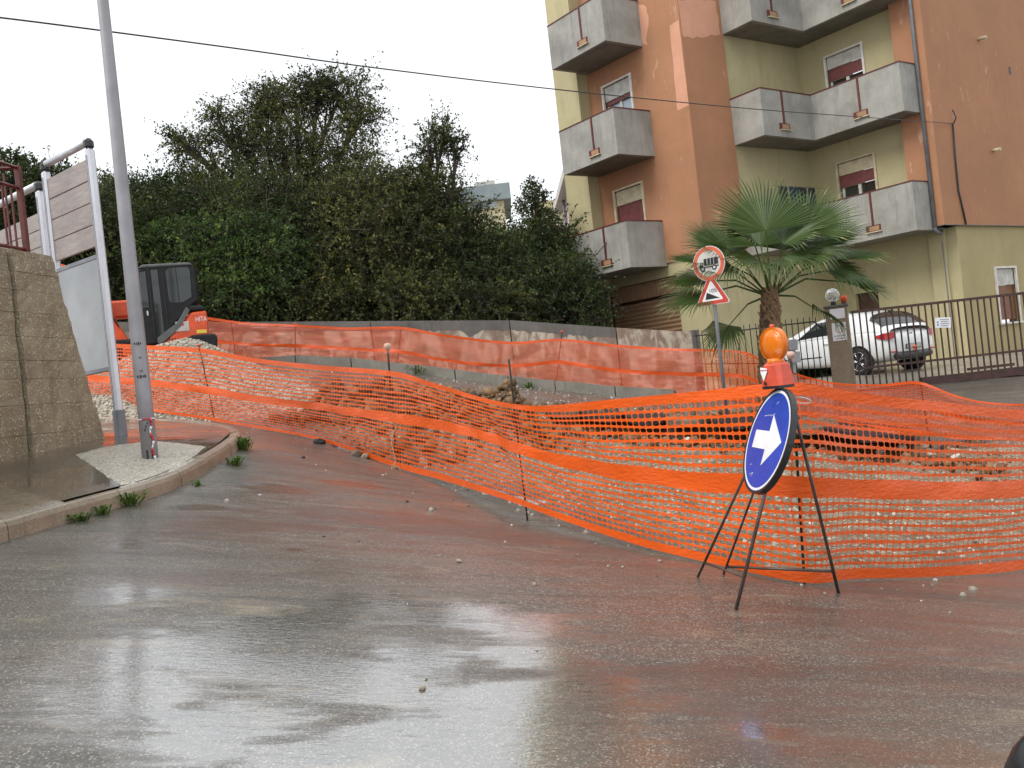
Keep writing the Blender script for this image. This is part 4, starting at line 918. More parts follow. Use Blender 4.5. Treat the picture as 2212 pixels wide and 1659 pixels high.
# ================================================================ BACK KERB AND WALL
bk = [at(x, y, d - .42) for x, y, d in ((500, 786, 19.05), (640, 792, 18.9), (760, 800, 18.75), (900, 816, 18.6), (985, 828, 18.5), (1100, 836, 18.4), (1200, 842, 18.3), (1330, 856, 18.0), (1460, 868, 17.6))]
BK = thing('far_kerb', 'pale concrete kerb at the foot of the far net before the stained wall', 'kerb', bk[0])
for a, b in zip(bk[:-1], bk[1:]):
    a = Vector((a.x, a.y, gz(a.x, a.y))); b = Vector((b.x, b.y, gz(b.x, b.y))); d = (b - a); d.normalize(); nn = Vector((d.y, -d.x, 0)); nn = -nn if nn.y > 0 else nn
    MB().quadbox(a + d * .012 - Vector((0, 0, .2)), b - d * .012 - Vector((0, 0, .2)), Vector((0, 0, .40)), .22, nn).build('kerb_stone', M['kerb2'], BK)
wl = [(250, 696, 19.9), (500, 696, 19.8), (800, 694, 19.7), (1100, 692, 19.5)]; wr = [(1100, 692, 19.5), (1330, 708, 18.95), (1495, 717, 18.45)]
WL = thing('stained_wall', 'low stained concrete parapet wall in front of the trees and garage', 'wall', at(1100, 840, 19.5))
def wallseg(a, b, name='wall_panel', ex=.012):
    A, B = at(*a), at(*b); d = Vector((B.x - A.x, B.y - A.y, 0)).normalized(); nn = Vector((d.y, -d.x, 0)); nn = -nn if nn.y > 0 else nn
    A = A + d * ex; B = B - d * ex; capH = .20; H = 2.6
    V = []; n = 8
    for k in range(n + 1):
        P = A + (B - A) * k / n
        V += [P - Vector((0, 0, H)), P - Vector((0, 0, capH)), P, P - nn * .28, P - nn * .28 - Vector((0, 0, H))]
    F = [(k * 5 + j, (k + 1) * 5 + j, (k + 1) * 5 + j + 1, k * 5 + j + 1) for k in range(n) for j in range(4)] + [(0, 1, 2, 3, 4), tuple(n * 5 + j for j in (4, 3, 2, 1, 0))]
    MB().add(V, F).build(name, M['backwall2'], WL)
    # wet dark upper part: a ragged cement wash, a few mm proud
    V = []; n = 60; L = (B - A).length
    for k in range(n + 1):
        P = A + (B - A) * k / n; s = L * k / n + A.x; drop = .22 + .22 * max(0, mnoise.noise((s * 1.9, 3, 1)) + .5 * mnoise.noise((s * 6.5, 1, 1)) + .25 * mnoise.noise((s * 19, 1, 5)))
        V += [P + nn * .004 - Vector((0, 0, drop)), P + nn * .004 + Vector((0, 0, .004)), P - nn * .284 + Vector((0, 0, .004))]
    F = [(k * 3 + j, (k + 1) * 3 + j, (k + 1) * 3 + j + 1, k * 3 + j + 1) for k in range(n) for j in range(2)]
    return MB().add(V, F), nn
def m_bw():
    n = NT('patchy_wall_render'); v = n.pos(); a = n.noise(n.pos((1.6, 1.6, .8)), 2.0, 6, .68, .8); f = n.noise(v, 50, 3)
    c = n.mix(n.ramp(a, .45, .56), (.20, .145, .105), (.46, .41, .33)); c = n.mix(n.ramp(n.noise(v, 6, 5), .4, .7, 0, .5), c, (.28, .22, .165)); return n.fin(c, .7, n.bump(f, .3, .01))
M['backwall2'] = m_bw()
for i in range(3): mb, _ = wallseg(wl[i], wl[i + 1]); mb.build('cement_wash', M['darkcap'], WL)
mb, _ = wallseg(wr[0], wr[1]); mb.build('cement_wash', M['darkcap'], WL); mb, _ = wallseg(wr[1], wr[2])
e = at(1496, 716, 18.43); MB().box(e + Vector((.05, .1, -1.3)), (.16, .34, 2.66), bev=.01).build('end_post', M['darkcap'], WL)
crk = [at(1332, 712, 18.9), at(1330, 728, 18.9), at(1322, 742, 18.88), at(1310, 758, 18.88), at(1306, 790, 18.88), at(1300, 815, 18.9)]

# ================================================================ APARTMENT BUILDING
U = Vector((.61, -.792, 0)).normalized(); Vd = Vector((.843, .538, 0)).normalized(); UP = Vector((0, 0, 1))
S1, ST = EYE + 2.80, 3.0
BCr = Vector((3.44, 22.37, 0)); WP = Vector((4.54, 23.08, 0)); KF = Vector((5.35, 22.02, 0)); P1 = Vector((6.654, 22.87, 0)); P5 = Vector((11.124, 21.656, 0)); KR = Vector((11.28, 21.455, 0))
INN = P1 + Vd * 3.12; ZB = EYE - 1.9; ZT = S1 + 4 * ST
def pfx(sx, sy): r = ats(sx, sy, 1) - Vector((0, 0, EYE)); return r
def hitv(sx, sy, p0, d):
    """Sight line against the vertical plane through p0 along d; returns (distance along d, z)."""
    nrm = Vector((d.y, -d.x, 0)); e = Vector((0, 0, EYE)); r = ats(sx, sy, 1) - e; q = e + r * ((p0 - e).dot(nrm) / r.dot(nrm)); return (q - p0).dot(d), q.z
BD = thing('apartment_building', 'orange and yellow apartment block with grey concrete balconies', 'building', (KF.x, KF.y, ZB))
s_fin0 = hitv(2216.9, 280.6, KF, U)[0]; s_fin1 = hitv(2310, 295, KF, U)[0]
s_left = s_fin0 - .1; print('fin', s_fin0, s_fin1)
SIDE_L = (INN - KF).length
def slab(a, b, z0, z1, nrm, mat, name, th=.3): return MB().quadbox(Vector((a.x, a.y, z0)), Vector((b.x, b.y, z0)), Vector((0, 0, z1 - z0)), th, nrm).build(name, mat, BD)
NFr = -Vd; NSi = Vector((-Vd.y, Vd.x, 0)); NSi = -NSi if NSi.dot(U) < 0 else NSi    # outward normals
NFr = Vector((U.y, -U.x, 0)); NFr = -NFr if NFr.dot(Vd) > 0 else NFr
def wall_holes(p0, d, nrm, length, z0, z1, holes, mat, name, th=.3, s0=0.):
    """Wall face from p0 along d with rectangular openings (s0,s1,z0,z1)."""
    ss = sorted({s0, length, *[h[0] for h in holes], *[h[1] for h in holes]}); zs_ = sorted({z0, z1, *[h[2] for h in holes], *[h[3] for h in holes]}); mb = MB()
    for i in range(len(ss) - 1):
        for j in range(len(zs_) - 1):
            cs, cz = (ss[i] + ss[i + 1]) / 2, (zs_[j] + zs_[j + 1]) / 2
            if any(h[0] < cs < h[1] and h[2] < cz < h[3] for h in holes): continue
            a = p0 + d * ss[i]; b = p0 + d * ss[i + 1]; V = [Vector((a.x, a.y, zs_[j])), Vector((b.x, b.y, zs_[j])), Vector((b.x, b.y, zs_[j + 1])), Vector((a.x, a.y, zs_[j + 1]))]
            mb.add(V, [(0, 1, 2, 3)])
    for h in holes:
        a = p0 + d * h[0]; b = p0 + d * h[1]; i = -nrm * th; A = [Vector((a.x, a.y, h[2])), Vector((b.x, b.y, h[2])), Vector((b.x, b.y, h[3])), Vector((a.x, a.y, h[3]))]
        for k in range(4): mb.add([A[k], A[(k + 1) % 4], A[(k + 1) % 4] + i, A[k] + i], [(0, 1, 2, 3)])
    return mb.build(name, mat, BD)
def window(p0, d, nrm, s0, s1, z0, z1, box_h, shut, kind, boxmat, glass, double=True, trim=True, label=None, slatmat=None):
    """Window with roller box, shutter lowered by `shut` metres, panes."""
    slatmat = slatmat or M['shutter']
    def pt(s, z, o=0.): q = p0 + d * s + nrm * o; return Vector((q.x, q.y, z))
    Rm = frame((0, 0, 0), d, UP).to_3x3(); fr = MB(); w = s1 - s0
    for s in (s0 + .03, s1 - .03): fr.box(pt(s, (z0 + z1) / 2, .015), (.06, .06, z1 - z0), Rm)
    fr.box(pt((s0 + s1) / 2, z1 + .025, .015), (w + .0, .06, .05), Rm)
    fr.box(pt((s0 + s1) / 2, z0 - .02, .03), (w + .1, .12, .05), Rm)
    win = fr.build('window', M['whiteframe'] if boxmat is not M['creampaint'] else M['creampaint'], BD)
    if label: win['label'] = label
    MB().box(pt((s0 + s1) / 2, z1 - box_h / 2, -.05), (w - .13, .03, box_h - .01), Rm, bev=.004).build('roller_box', boxmat, win)
    n = int(shut / .055); zt_ = z1 - box_h; sl = MB()
    for k in range(n): sl.box(pt((s0 + s1) / 2, zt_ - .0275 - k * .055, -.075 - .004 * (k % 2)), (w - .13, .016, .0545), Rm)
    if n: sl.build('roller_shutter', slatmat, win)
    zg = zt_ - n * .055
    if zg - z0 > .1:
        MB().box(pt((s0 + s1) / 2, (z0 + zg) / 2, -.15), (w - .1, .01, zg - z0), Rm).build('pane', glass, win)
        f2 = MB(); 
        for s in (s0 + .10, (s0 + s1) / 2, s1 - .10): f2.box(pt(s, (z0 + zg) / 2, -.125), (.06 if s != (s0 + s1) / 2 else .085, .045, zg - z0), Rm)
        f2.build('casement', M['whiteframe'], win)
    return win
# front orange face, openings on each storey
h1 = [hitv(*p, KF, U) for p in ((2250 + 440 * .37364, 700 + 95 * .37364), (2250 + 795 * .37364, 700 + 5 * .37364))]
ws0 = hitv(2250 + 440 * .37364, 700 + 150 * .37364, KF, U)[0]; ws1 = hitv(2250 + 765 * .37364, 700 + 150 * .37364, KF, U)[0]; wz1 = hitv(2250 + 748 * .37364, 700 + 5 * .37364, KF, U)[1] - .12
print('window', ws0, ws1, wz1 - S1)
fl = [S1 + ST * k for k in range(4)]; WH = wz1 - S1
holesF = [(ws0, ws1, f + .15, f + WH) for f in fl]
wall_holes(KF, U, NFr, 0, S1, ZT, holesF, M['orange'], 'front_wall', s0=s_left)
for k, f in enumerate(fl):
    sh = (1.62, .12, 1.2, .9)[k]
    window(KF, U, NFr, ws0, ws1, f + .15, f + WH, .42, sh if k != 0 else WH - .6, 'shut', M['creampaint'] if k == 0 else M['greypanel'], M['glass'])
# yellow fin at the left end
MB().quadbox(KF + U * s_fin0 + NFr * .42 + UP * (S1 - .25), KF + U * s_fin1 + NFr * .42 + UP * (S1 - .25), UP * (ZT - S1 + .25), .9, NFr).build('yellow_pier', M['yellow'], BD)
# ground floor front with garage opening
gs0 = hitv(2386.5, 1145, KF, U)[0]; gs1 = hitv(2661, 1125, KF, U)[0]; gzt = hitv(2386.5, 1142, KF, U)[1]
GF = KF - NFr * .06; zs1 = S1 - .02
wall_holes(GF, U, NFr, -.06, ZB - 1, zs1, [(gs0, gs1, ZB - 1, gzt)], M['yellow'], 'ground_floor_wall', s0=s_fin0 + .22)
MB().quadbox(GF + U * (s_fin0 + .0) + NFr * .16 + UP * (S1 - .42), GF + U * (s_fin0 + 1.1) + NFr * .16 + UP * (S1 - .42), UP * .17, .3, NFr).build('ledge', M['yellow'], BD)
Rg = frame((0, 0, 0), U, UP).to_3x3(); gd = MB().box(GF + U * ((gs0 + gs1) / 2) - NFr * .19 + UP * (gzt - .50), (gs1 - gs0 + .02, .04, .06), Rg).build('garage_door', M['brownmetal'], BD)
for k in range(30):
    s = gs0 + (gs1 - gs0) * (k + .5) / 30; MB().box(GF + U * s - NFr * .14 + UP * (gzt - .235), (.072, .05, .45), Rg, bev=.012).build('vent_slat', M['garage'], gd)
MB().box(GF + U * ((gs0 + gs1) / 2) - NFr * .17 + UP * (gzt - .24), (gs1 - gs0, .02, .5), Rg).build('vent_back', M['brownmetal'], gd)
k = 0; z = gzt - .54
while z > EYE - .1:
    s_c = GF + U * ((gs0 + gs1) / 2) - NFr * .15 + UP * (z - .06); prof = [(-.5, -.058), (-.35, -.062), (.5, .0), (.1, .052), (-.5, .056)]
    V = []
    for s in (gs0 + .02, gs1 - .02): V += [GF + U * s + NFr * (-.17 + a * .045) + UP * (z - .06 + b) for a, b in prof]
    MB().add(V, [(0, 1, 2, 3, 4), (9, 8, 7, 6, 5)] + [(i, 5 + i, 5 + (i + 1) % 5, (i + 1) % 5) for i in range(5)]).build('shutter_slat', M['garage'], gd); z -= .122; k += 1
for s in (gs0 + .03, gs1 - .03): MB().box(GF + U * s - NFr * .10 + UP * (gzt - 1.6), (.06, .06, 3.2), Rg).build('guide_rail', M['brownmetal'], gd)
# side wall: orange part then yellow recess
sy0 = (P1 - KF).length + .02
slab(KF, KF + Vd * sy0, S1, ZT, NSi, M['orange'], 'side_wall'); slab(KF + Vd * sy0 - NSi * .04, INN + Vd * .2 - NSi * .04, S1 - .02, ZT, NSi, M['yellow'], 'recess_side_wall')
slab(KF - NSi * .06 + Vd * .02, INN + Vd * .6 - NSi * .06, ZB - 1, S1 - .01, NSi, M['yellow'], 'ground_floor_side_wall')
# recess window wall
RW_L = ((P5 - Vd * (-.30)) - INN).dot(U) + .05
def sz(sx, sy): return hitv(sx, sy, INN, U)
w_a = sz(2700 + 900 * .6027, 375 * .6027); w_b = sz(2700 + 1155 * .6027, 270 * .6027); w_l = sz(2700 + 975 * .6027, 1045 * .6027); w_m = sz(2700 + 1228 * .6027, 968 * .6027)
print('recess win', w_a, w_b, w_l, w_m, RW_L); rs0, rs1 = w_a[0], w_b[0]; RWH = w_b[1] - (S1 + ST) - .05
wall_holes(INN, U, NFr, RW_L, S1 - .02, ZT, [(rs0, rs1, f + .1, f + RWH) for f in fl], M['yellow'], 'recess_wall', s0=-.3)
for k, f in enumerate(fl):
    window(INN, U, NFr, rs0, rs1, f + .1, f + RWH, .34, (.34, .34, .9, .6)[k], 'x', M['creampaint'] if k == 0 else M['greypanel'], M['darkglass'])
    if k < 2:
        mb = MB(); n = 40
        for j in range(n):
            s = rs0 + .12 + (rs1 - rs0 - .24) * j / n; q = INN + U * s - NFr * (.135 + .012 * math.sin(j * 1.4)); q2 = INN + U * (s + (rs1 - rs0 - .24) / n) - NFr * (.135 + .012 * math.sin((j + 1) * 1.4)); V = [Vector((p.x, p.y, z_)) for p, z_ in ((q, f + .2), (q2, f + .2), (q2, f + RWH - 1.0), (q, f + RWH - 1.0))]; mb.add(V, [(0, 1, 2, 3)])
        if k == 0: mb.build('curtain', M['curtain'], BD)
# right block
strip0 = P5 - U * .55
slab(strip0, KR, S1, ZT, NFr, M['orangel'] if 'orangel' in M else M['orange'], 'corner_strip', 1.2)
slab(KR, KR + Vd * 12, S1, ZT, NSi, M['orange'], 'end_wall')
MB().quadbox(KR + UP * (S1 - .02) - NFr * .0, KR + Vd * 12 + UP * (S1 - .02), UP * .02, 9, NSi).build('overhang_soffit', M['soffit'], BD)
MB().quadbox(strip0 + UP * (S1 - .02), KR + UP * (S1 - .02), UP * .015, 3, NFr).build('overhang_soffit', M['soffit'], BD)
KG = KR + Vd * .70 - NSi * .10; gl = 3.9
hd0 = hitv(3300 + 150 * .4521, 850 + 690 * .4521, KG, U); hd1 = hitv(3300 + 345 * .4521, 850 + 650 * .4521, KG, U); print('door', hd0, hd1)
wall_holes(KG, U, NFr, 0, ZB - 1, S1, [(hd0[0], hd1[0], ZB - 1, hd1[1])], M['yellow'], 'ground_floor_front', s0=-6)
dr_ = MB().box(KG + U * ((hd0[0] + hd1[0]) / 2) - NFr * .16 + UP * ((ZB + hd1[1]) / 2), (hd1[0] - hd0[0], .05, hd1[1] - ZB), Rg).build('entrance_door', M['brownwood'], BD)
for a in (0, 1):
    for b_ in range(3): MB().box(KG + U * (hd0[0] + (hd1[0] - hd0[0]) * (.27 + .46 * a)) - NFr * .125 + UP * (hd1[1] - .40 - b_ * .62), ((hd1[0] - hd0[0]) * .34, .03, .5), Rg, bev=.01).build('door_panel', M['brownwood'], dr_)
pil = hitv(3300 + 810 * .4521, 850 + 300 * .4521, KG, U)[0]; pil1 = hitv(3300 + 950 * .4521, 850 + 300 * .4521, KG, U)[0]
MB().quadbox(KG + U * pil + NFr * .10 + UP * (ZB - 1), KG + U * pil1 + NFr * .10 + UP * (ZB - 1), UP * (S1 - ZB + .97), .2, NFr).build('pilaster', M['yellow'], BD)
hw = [hitv(3300 + x * .4521, 850 + y * .4521, KG, Vd) for x, y in ((1352, 460), (1540, 450), (1410, 935))]; print('side window', hw)
wall_holes(KG, Vd, NSi, 12, ZB - 1, S1 - .02, [(hw[0][0], hw[1][0], hw[2][1], hw[0][1])], M['ochre'], 'ground_floor_end_wall', s0=0)
window(KG, Vd, NSi, hw[0][0], hw[1][0], hw[2][1], hw[0][1], .45, hw[0][1] - hw[2][1] - .5, 'x', M['greypanel'], M['darkglass'], slatmat=M['brownshutter'])
# drainpipe
dp = strip0 + U * .62 + NFr * .05
dpx = P5 + U * .04 + NFr * .06
MB().tube([Vector((dpx.x, dpx.y, ZT)), Vector((dpx.x, dpx.y, S1 - .05))], .045, 10).build('drainpipe', M['drain'], BD)
dg = KG + U * (-.35) + NFr * .06; MB().tube([Vector((dpx.x, dpx.y, S1 - .02)), Vector((dpx.x, dpx.y, S1 - .12)), Vector((dg.x, dg.y, S1 - .14)), Vector((dg.x, dg.y, S1 - .4)), Vector((dg.x, dg.y, ZB))], .045, 10).build('drainpipe', M['drain'], BD)
MB().tube([Vector((dg.x, dg.y, ZB + 1.1)), Vector((dg.x, dg.y, ZB))], .062, 10).build('pipe_shoe', M['blackplastic'], BD)
# roof
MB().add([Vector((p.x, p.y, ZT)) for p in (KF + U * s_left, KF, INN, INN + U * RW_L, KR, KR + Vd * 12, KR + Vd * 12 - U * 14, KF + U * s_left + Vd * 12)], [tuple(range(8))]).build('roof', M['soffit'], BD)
slab(KF + U * s_left + Vd * 14, KF + U * s_left, ZB - 1, ZT, Vector((-NSi.x, -NSi.y, 0)), M['yellow'], 'far_end_wall')
# vent pipes on the end wall
for (sx, sy) in ((3851, 155), (3907, 593)):
    s, z = hitv(sx, sy, KR, Vd); c = KR + Vd * s; MB().tube([Vector((c.x, c.y, z)), Vector((c.x, c.y, z)) + NSi * .22 - UP * .02], .045, 10).build('vent_pipe', M['creampaint'], BD)
s, z = hitv(3976, 278, KR, Vd); c = KR + Vd * s; MB().box(Vector((c.x, c.y, z)) + NSi * .002, (.10, .01, .2), frame((0, 0, 0), Vd, UP).to_3x3()).build('wall_hole', M['black'], BD)
# faded repaint patches
def patch(pix, p0, d, nrm, mat=None, jag=.06):
    Q = []
    for i in range(len(pix)):
        a, b = pix[i], pix[(i + 1) % len(pix)]
        for k in range(8): Q.append((a[0] + (b[0] - a[0]) * k / 8, a[1] + (b[1] - a[1]) * k / 8))
    V = []
    for (x, y) in Q:
        s, z = hitv(x, y, p0, d); s += jag * mnoise.noise((s * 4, z * 4, 1)); z += jag * 1.5 * mnoise.noise((s * 5, z * 3, 4)); c = p0 + d * s + nrm * .0035; V.append(Vector((c.x, c.y, z)))
    MB().add(V, [tuple(range(len(V)))]).build('paint_patch', mat or M['pinkpatch'], BD)
patch([(2636, 100), (2672, 80), (2713, 415), (2668, 435)], KF, U, NFr, jag=.02)
patch([(2668, 0), (2812, 0), (2838, 140), (2690, 150)], KF, Vd, NSi)
patch([(2500, 5), (2545, 20), (2552, 180), (2530, 185)], KF, U, NFr, jag=.1)
# balconies: parapet, soffit slab, coping, drain chase
def balcony(pts, f, nm='balcony', chases=(), label=None, closed_to=None):
    zb_, zt_ = f - .22, f + 1.00; b = None; th = .11; mb = MB()
    n = len(pts)
    # outer and inner outlines (mitred)
    P = [Vector((p.x, p.y, 0)) for p in pts]; inner = []
    for i in range(n):
        dirs = []
        if i > 0: d = (P[i] - P[i - 1]).normalized(); dirs.append(Vector((d.y, -d.x, 0)))
        if i < n - 1: d = (P[i + 1] - P[i]).normalized(); dirs.append(Vector((d.y, -d.x, 0)))
        if len(dirs) == 1: inner.append(P[i] - dirs[0] * th)
        else: m = (dirs[0] + dirs[1]).normalized(); inner.append(P[i] - m * th / max(.3, m.dot(dirs[0])))
    for i in range(n - 1):
        A, B, a, c = P[i], P[i + 1], inner[i], inner[i + 1]; V = [A + UP * zb_, B + UP * zb_, B + UP * zt_, A + UP * zt_, a + UP * zb_, c + UP * zb_, c + UP * zt_, a + UP * zt_]
        mb.add(V, [(0, 1, 2, 3), (5, 4, 7, 6), (3, 2, 6, 7), (0, 4, 5, 1)] + ([(0, 3, 7, 4)] if i == 0 else []) + ([(1, 5, 6, 2)] if i == n - 2 else []))
    bo = mb.build(nm, M['balcony'], BD)
    if label: bo['label'] = label
    cp = MB()
    for i in range(n - 1):
        A, B, a, c = P[i], P[i + 1], inner[i], inner[i + 1]; o = (B - A).normalized(); o = Vector((o.y, -o.x, 0)) * .015
        V = [A + o + UP * (zt_ + .002), B + o + UP * (zt_ + .002), B + o + UP * (zt_ + .03), A + o + UP * (zt_ + .03), a - o + UP * (zt_ + .002), c - o + UP * (zt_ + .002), c - o + UP * (zt_ + .03), a - o + UP * (zt_ + .03)]
        cp.add(V, [(0, 1, 2, 3), (5, 4, 7, 6), (3, 2, 6, 7), (0, 4, 5, 1), (0, 3, 7, 4), (1, 5, 6, 2)])
    cp.build('coping', M['redmetal'], bo)
    fl_ = [p + UP * (zb_ - .004) for p in inner] + [p + UP * (zb_ + .003) for p in (closed_to or [])]
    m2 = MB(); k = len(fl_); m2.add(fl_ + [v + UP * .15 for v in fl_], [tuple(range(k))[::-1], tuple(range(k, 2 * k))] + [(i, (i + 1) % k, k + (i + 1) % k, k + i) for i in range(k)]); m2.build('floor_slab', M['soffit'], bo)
    for (i, t, opn) in chases:
        A, B = P[i], P[i + 1]; d = (B - A).normalized(); o = Vector((d.y, -d.x, 0)); c = A + (B - A) * t; Rm = frame((0, 0, 0), d, UP).to_3x3()
        MB().box(c + o * .012 + UP * (f + .55), (.050, .03, .94), Rm).build('downpipe_chase', M['redmetal'], bo)
        MB().box(c + o * .008 + UP * (f + .05), (.40, .03, .17), Rm).build('drain_opening', M['redmetal'], bo)
        MB().box(c + o * .022 + d * .03 + UP * (f + .05), (.27, .012, .12), Rm).build('drain_tile', M['tile'] if 'tile' in M else M['garage'], bo)
        MB().box(c + o * .03 + d * .02 + UP * (f - .045), (.42, .07, .022), Rm).build('drain_sill', M['creampaint'], bo)
    return bo
LBc = BCr - U * 2.18; WL_ = WP; 
for k, f in enumerate(fl[:3]):
    balcony([LBc + Vd * 1.31, LBc, BCr, WP], f + .13, chases=((1, .61, 0),), label=('lowest balcony left of the palm', 'middle balcony of the left stack', 'top balcony of the left stack, cut by the picture edge')[k])
P2 = Vector((7.243, 22.114, 0)); P3 = Vector((8.975, 23.26, 0)); P4 = Vector((10.488, 21.257, 0))
for k, f in enumerate(fl[:4]):
    balcony([P1, P2, P3, P4, P5], f + .13, chases=((1, .40, 0), (2, .55, 0)), closed_to=[P5 + Vd * .45, INN])
# laundry on the lowest recess balcony
LN = thing('laundry_line', 'row of dark washing hung above the balcony behind the palm', 'laundry', P2 + UP * (S1 + 1.2))
for k, (s, w, c) in enumerate(((.45, .35, 'darkcloth'), (.85, .3, 'bluecloth'), (1.2, .42, 'darkcloth'), (1.62, .3, 'darkcloth'))):
    if c not in M: M[c] = simple(c, (.012, .014, .022) if c == 'darkcloth' else (.012, .02, .05), .9, .2, 9)
    a = P2 + (P3 - P2).normalized() * s - Vector((.05, .25, 0)) + UP * (S1 + 1.52); d = (P3 - P2).normalized(); V = []
    for i in range(6):
        for j in range(2): V.append(a + d * (w * (i / 5 - .5)) + Vector((.02 * math.sin(i * 2.1), .03 * math.cos(i * 1.7), -j * (.55 + .1 * (k % 2)))))
    MB().add(V, [(i * 2, i * 2 + 2, i * 2 + 3, i * 2 + 1) for i in range(5)]).build('garment', M[c], LN)
MB().tube([P2 - Vector((.05, .25, 0)) + UP * (S1 + 1.53), P3 - Vector((.05, .25, 0)) + UP * (S1 + 1.53)], .006, 5).build('line', M['cable'], LN)

# ================================================================ GATE, PILLAR, IRON FENCE
gl_ = at(1838, 673, 16.5); gr_ = at(2300, 625, 16.5); ztop = (gl_.z + gr_.z) / 2; zgb = at(2212, 800, 16.5).z
GT = thing('sliding_gate', 'brown steel bar gate across the yard entrance in front of the white car', 'gate', (gl_.x, 16.5, zgb))
Wg = gr_.x - gl_.x; gc = (gl_.x + gr_.x) / 2
MB().box((gc, 16.5, ztop), (Wg, .05, .05)).build('top_rail', M['brownmetal'], GT)
MB().box((gc, 16.5, zgb + (ztop - zgb) * .26), (Wg, .05, .045)).build('middle_rail', M['brownmetal'], GT)
bz = lambda x: zgb - .02
MB().box((gc + .6, 16.5, zgb), (Wg - 1.2, .06, .16)).build('bottom_beam', M['brownmetal'], GT)
MB().box((gl_.x + .6, 16.5, zgb - .05), (1.25, .06, .06)).build('bottom_beam', M['brownmetal'], GT)
nb_ = int(Wg / .128)
bar0 = None
for k in range(nb_ + 1):
    x = gl_.x + .03 + k * .128
    if bar0 is None: bar0 = MB().box((0, 0, 0), (.024, .024, ztop - zgb - .02)).build('bar', M['brownmetal'], GT); o = bar0
    else: o = bar0.copy(); link(o, GT)
    o.location = Vector((x, 16.503, (ztop + zgb) / 2)) - GT.location + (GT.location if False else Vector((0, 0, 0)))
for o in [c for c in GT.children if c.name.startswith('bar')]: pass
_m = bar0.data
for v in _m.vertices: v.co += GT.location     # the shared bar is centred on its own origin
xk = at(2140, 790, 16.5).x
MB().box((xk, 16.5, zgb + .14), (.9, .05, .05)).build('lock_plate', M['brownmetal'], GT)
sgc = at(2037, 697, 16.42)
nt_ = tag(MB().box(sgc, (.30, .008, .20), Matrix.Rotation(.08, 3, 'Y'), bev=.002).build('notice_plate', M['white'], None), 'small white notice plate with grey lines fixed to the gate bars', 'notice')
M['greyprint'] = simple('grey_print', (.30, .31, .36), .6, .1, 9); M['blueprint'] = simple('blue_print', (.12, .20, .5), .6, .1, 9)
for k in range(4): MB().box(sgc + Vector((.03, -.006, .06 - k * .04)), (.17 - .03 * (k % 2), .003, .016), Matrix.Rotation(.08, 3, 'Y')).build('printed_line', M['greyprint'], nt_)
for k in range(2): MB().box(sgc + Vector((-.105, -.006, .02 - k * .05)), (.03, .003, .03), Matrix.Rotation(.08, 3, 'Y')).build('printed_symbol', M['blueprint'], nt_)
pc = at(1806, 664, 16.2); pb = gz(pc.x, pc.y)
M['pillar'] = m_concrete('brown_pillar_render', (.26, .205, .14), .6, .1, 1.2)
PR = Matrix.Rotation(math.radians(-24), 3, 'Z')
PL = thing('gate_pillar', 'brown rendered gate pillar with two white plates', 'pillar', (pc.x, pc.y, pb))
MB().box((pc.x, pc.y, (pc.z + pb - .3) / 2), (.40, .38, pc.z - pb + .3), PR, bev=.012).build('shaft', M['pillar'], PL)
MB().box((pc.x, pc.y, pc.z + .02), (.44, .42, .045), PR, bev=.008).build('cap_stone', M['darkcap'], PL)
pn2 = PR @ Vector((0, -1, 0)); pe = PR @ Vector((1, 0, 0)); Mp = frame((0, 0, 0), pe, pn2).to_3x3()
p1 = Vector((pc.x, pc.y, 0)) + pn2 * .197 + pe * .02
MB().box(p1 + UP * (pc.z - .13), (.26, .19, .008), Mp, bev=.002).build('blank_plate', M['white'], PL)
pp = MB().box(p1 + UP * (pc.z - .47), (.25, .34, .008), Mp, bev=.004).build('private_plate', M['white'], PL)
Mq = frame(p1 + UP * (pc.z - .42) + pn2 * .006, pe, pn2)
MB().lathe([(.055, 0), (.075, 0), (.075, .0012), (.055, .0012)], Mq.translation, 24, Mq.to_3x3(), smooth=False, cap=False).build('faded_ring', simple('faded_pink_print', (.66, .42, .42), .6, .05, 9, 0, 0), pp)
puttext('proprietà', .052, frame(p1 + UP * (pc.z - .545) + pn2 * .0055, pe, pn2), M['black'], pp); puttext('privata', .052, frame(p1 + UP * (pc.z - .595) + pn2 * .0055, pe, pn2), M['black'], pp)
gb = at(1798, 636, 16.2)
GLB = thing('globe_lamp', 'clear glass globe lamp on top of the gate pillar', 'lamp', (gb.x, gb.y, pc.z + .04))
MB().lathe([(.05, 0), (.05, .06), (.03, .08)], (gb.x, gb.y, pc.z + .04), 14).build('lamp_foot', M['blackplastic'], GLB)
n_ = NT('globe_glass'); M['globe'] = n_.fin((.85, .87, .88), .06, Transmission_Weight=.75, IOR=1.15)
MB().lathe([(.13 * math.sin(a), -.13 * math.cos(a)) for a in np.linspace(.25, 3.1, 14)], (gb.x, gb.y, pc.z + .24), 22).build('globe', M['globe'], GLB)
ob = at(1822, 640, 16.15); FL = thing('gate_flasher', 'small orange flashing light on top of the gate pillar', 'lamp', (ob.x, ob.y, pc.z + .04))
MB().lathe([(.05, 0), (.055, .02), (.04, .03)], (ob.x, ob.y, pc.z + .042), 12).build('base', M['blackplastic'], FL); MB().lathe([(.045, 0), (.06, .08), (.062, .13), (.02, .135)], (ob.x, ob.y, pc.z + .072), 14).build('lens', M['hitachi'], FL)

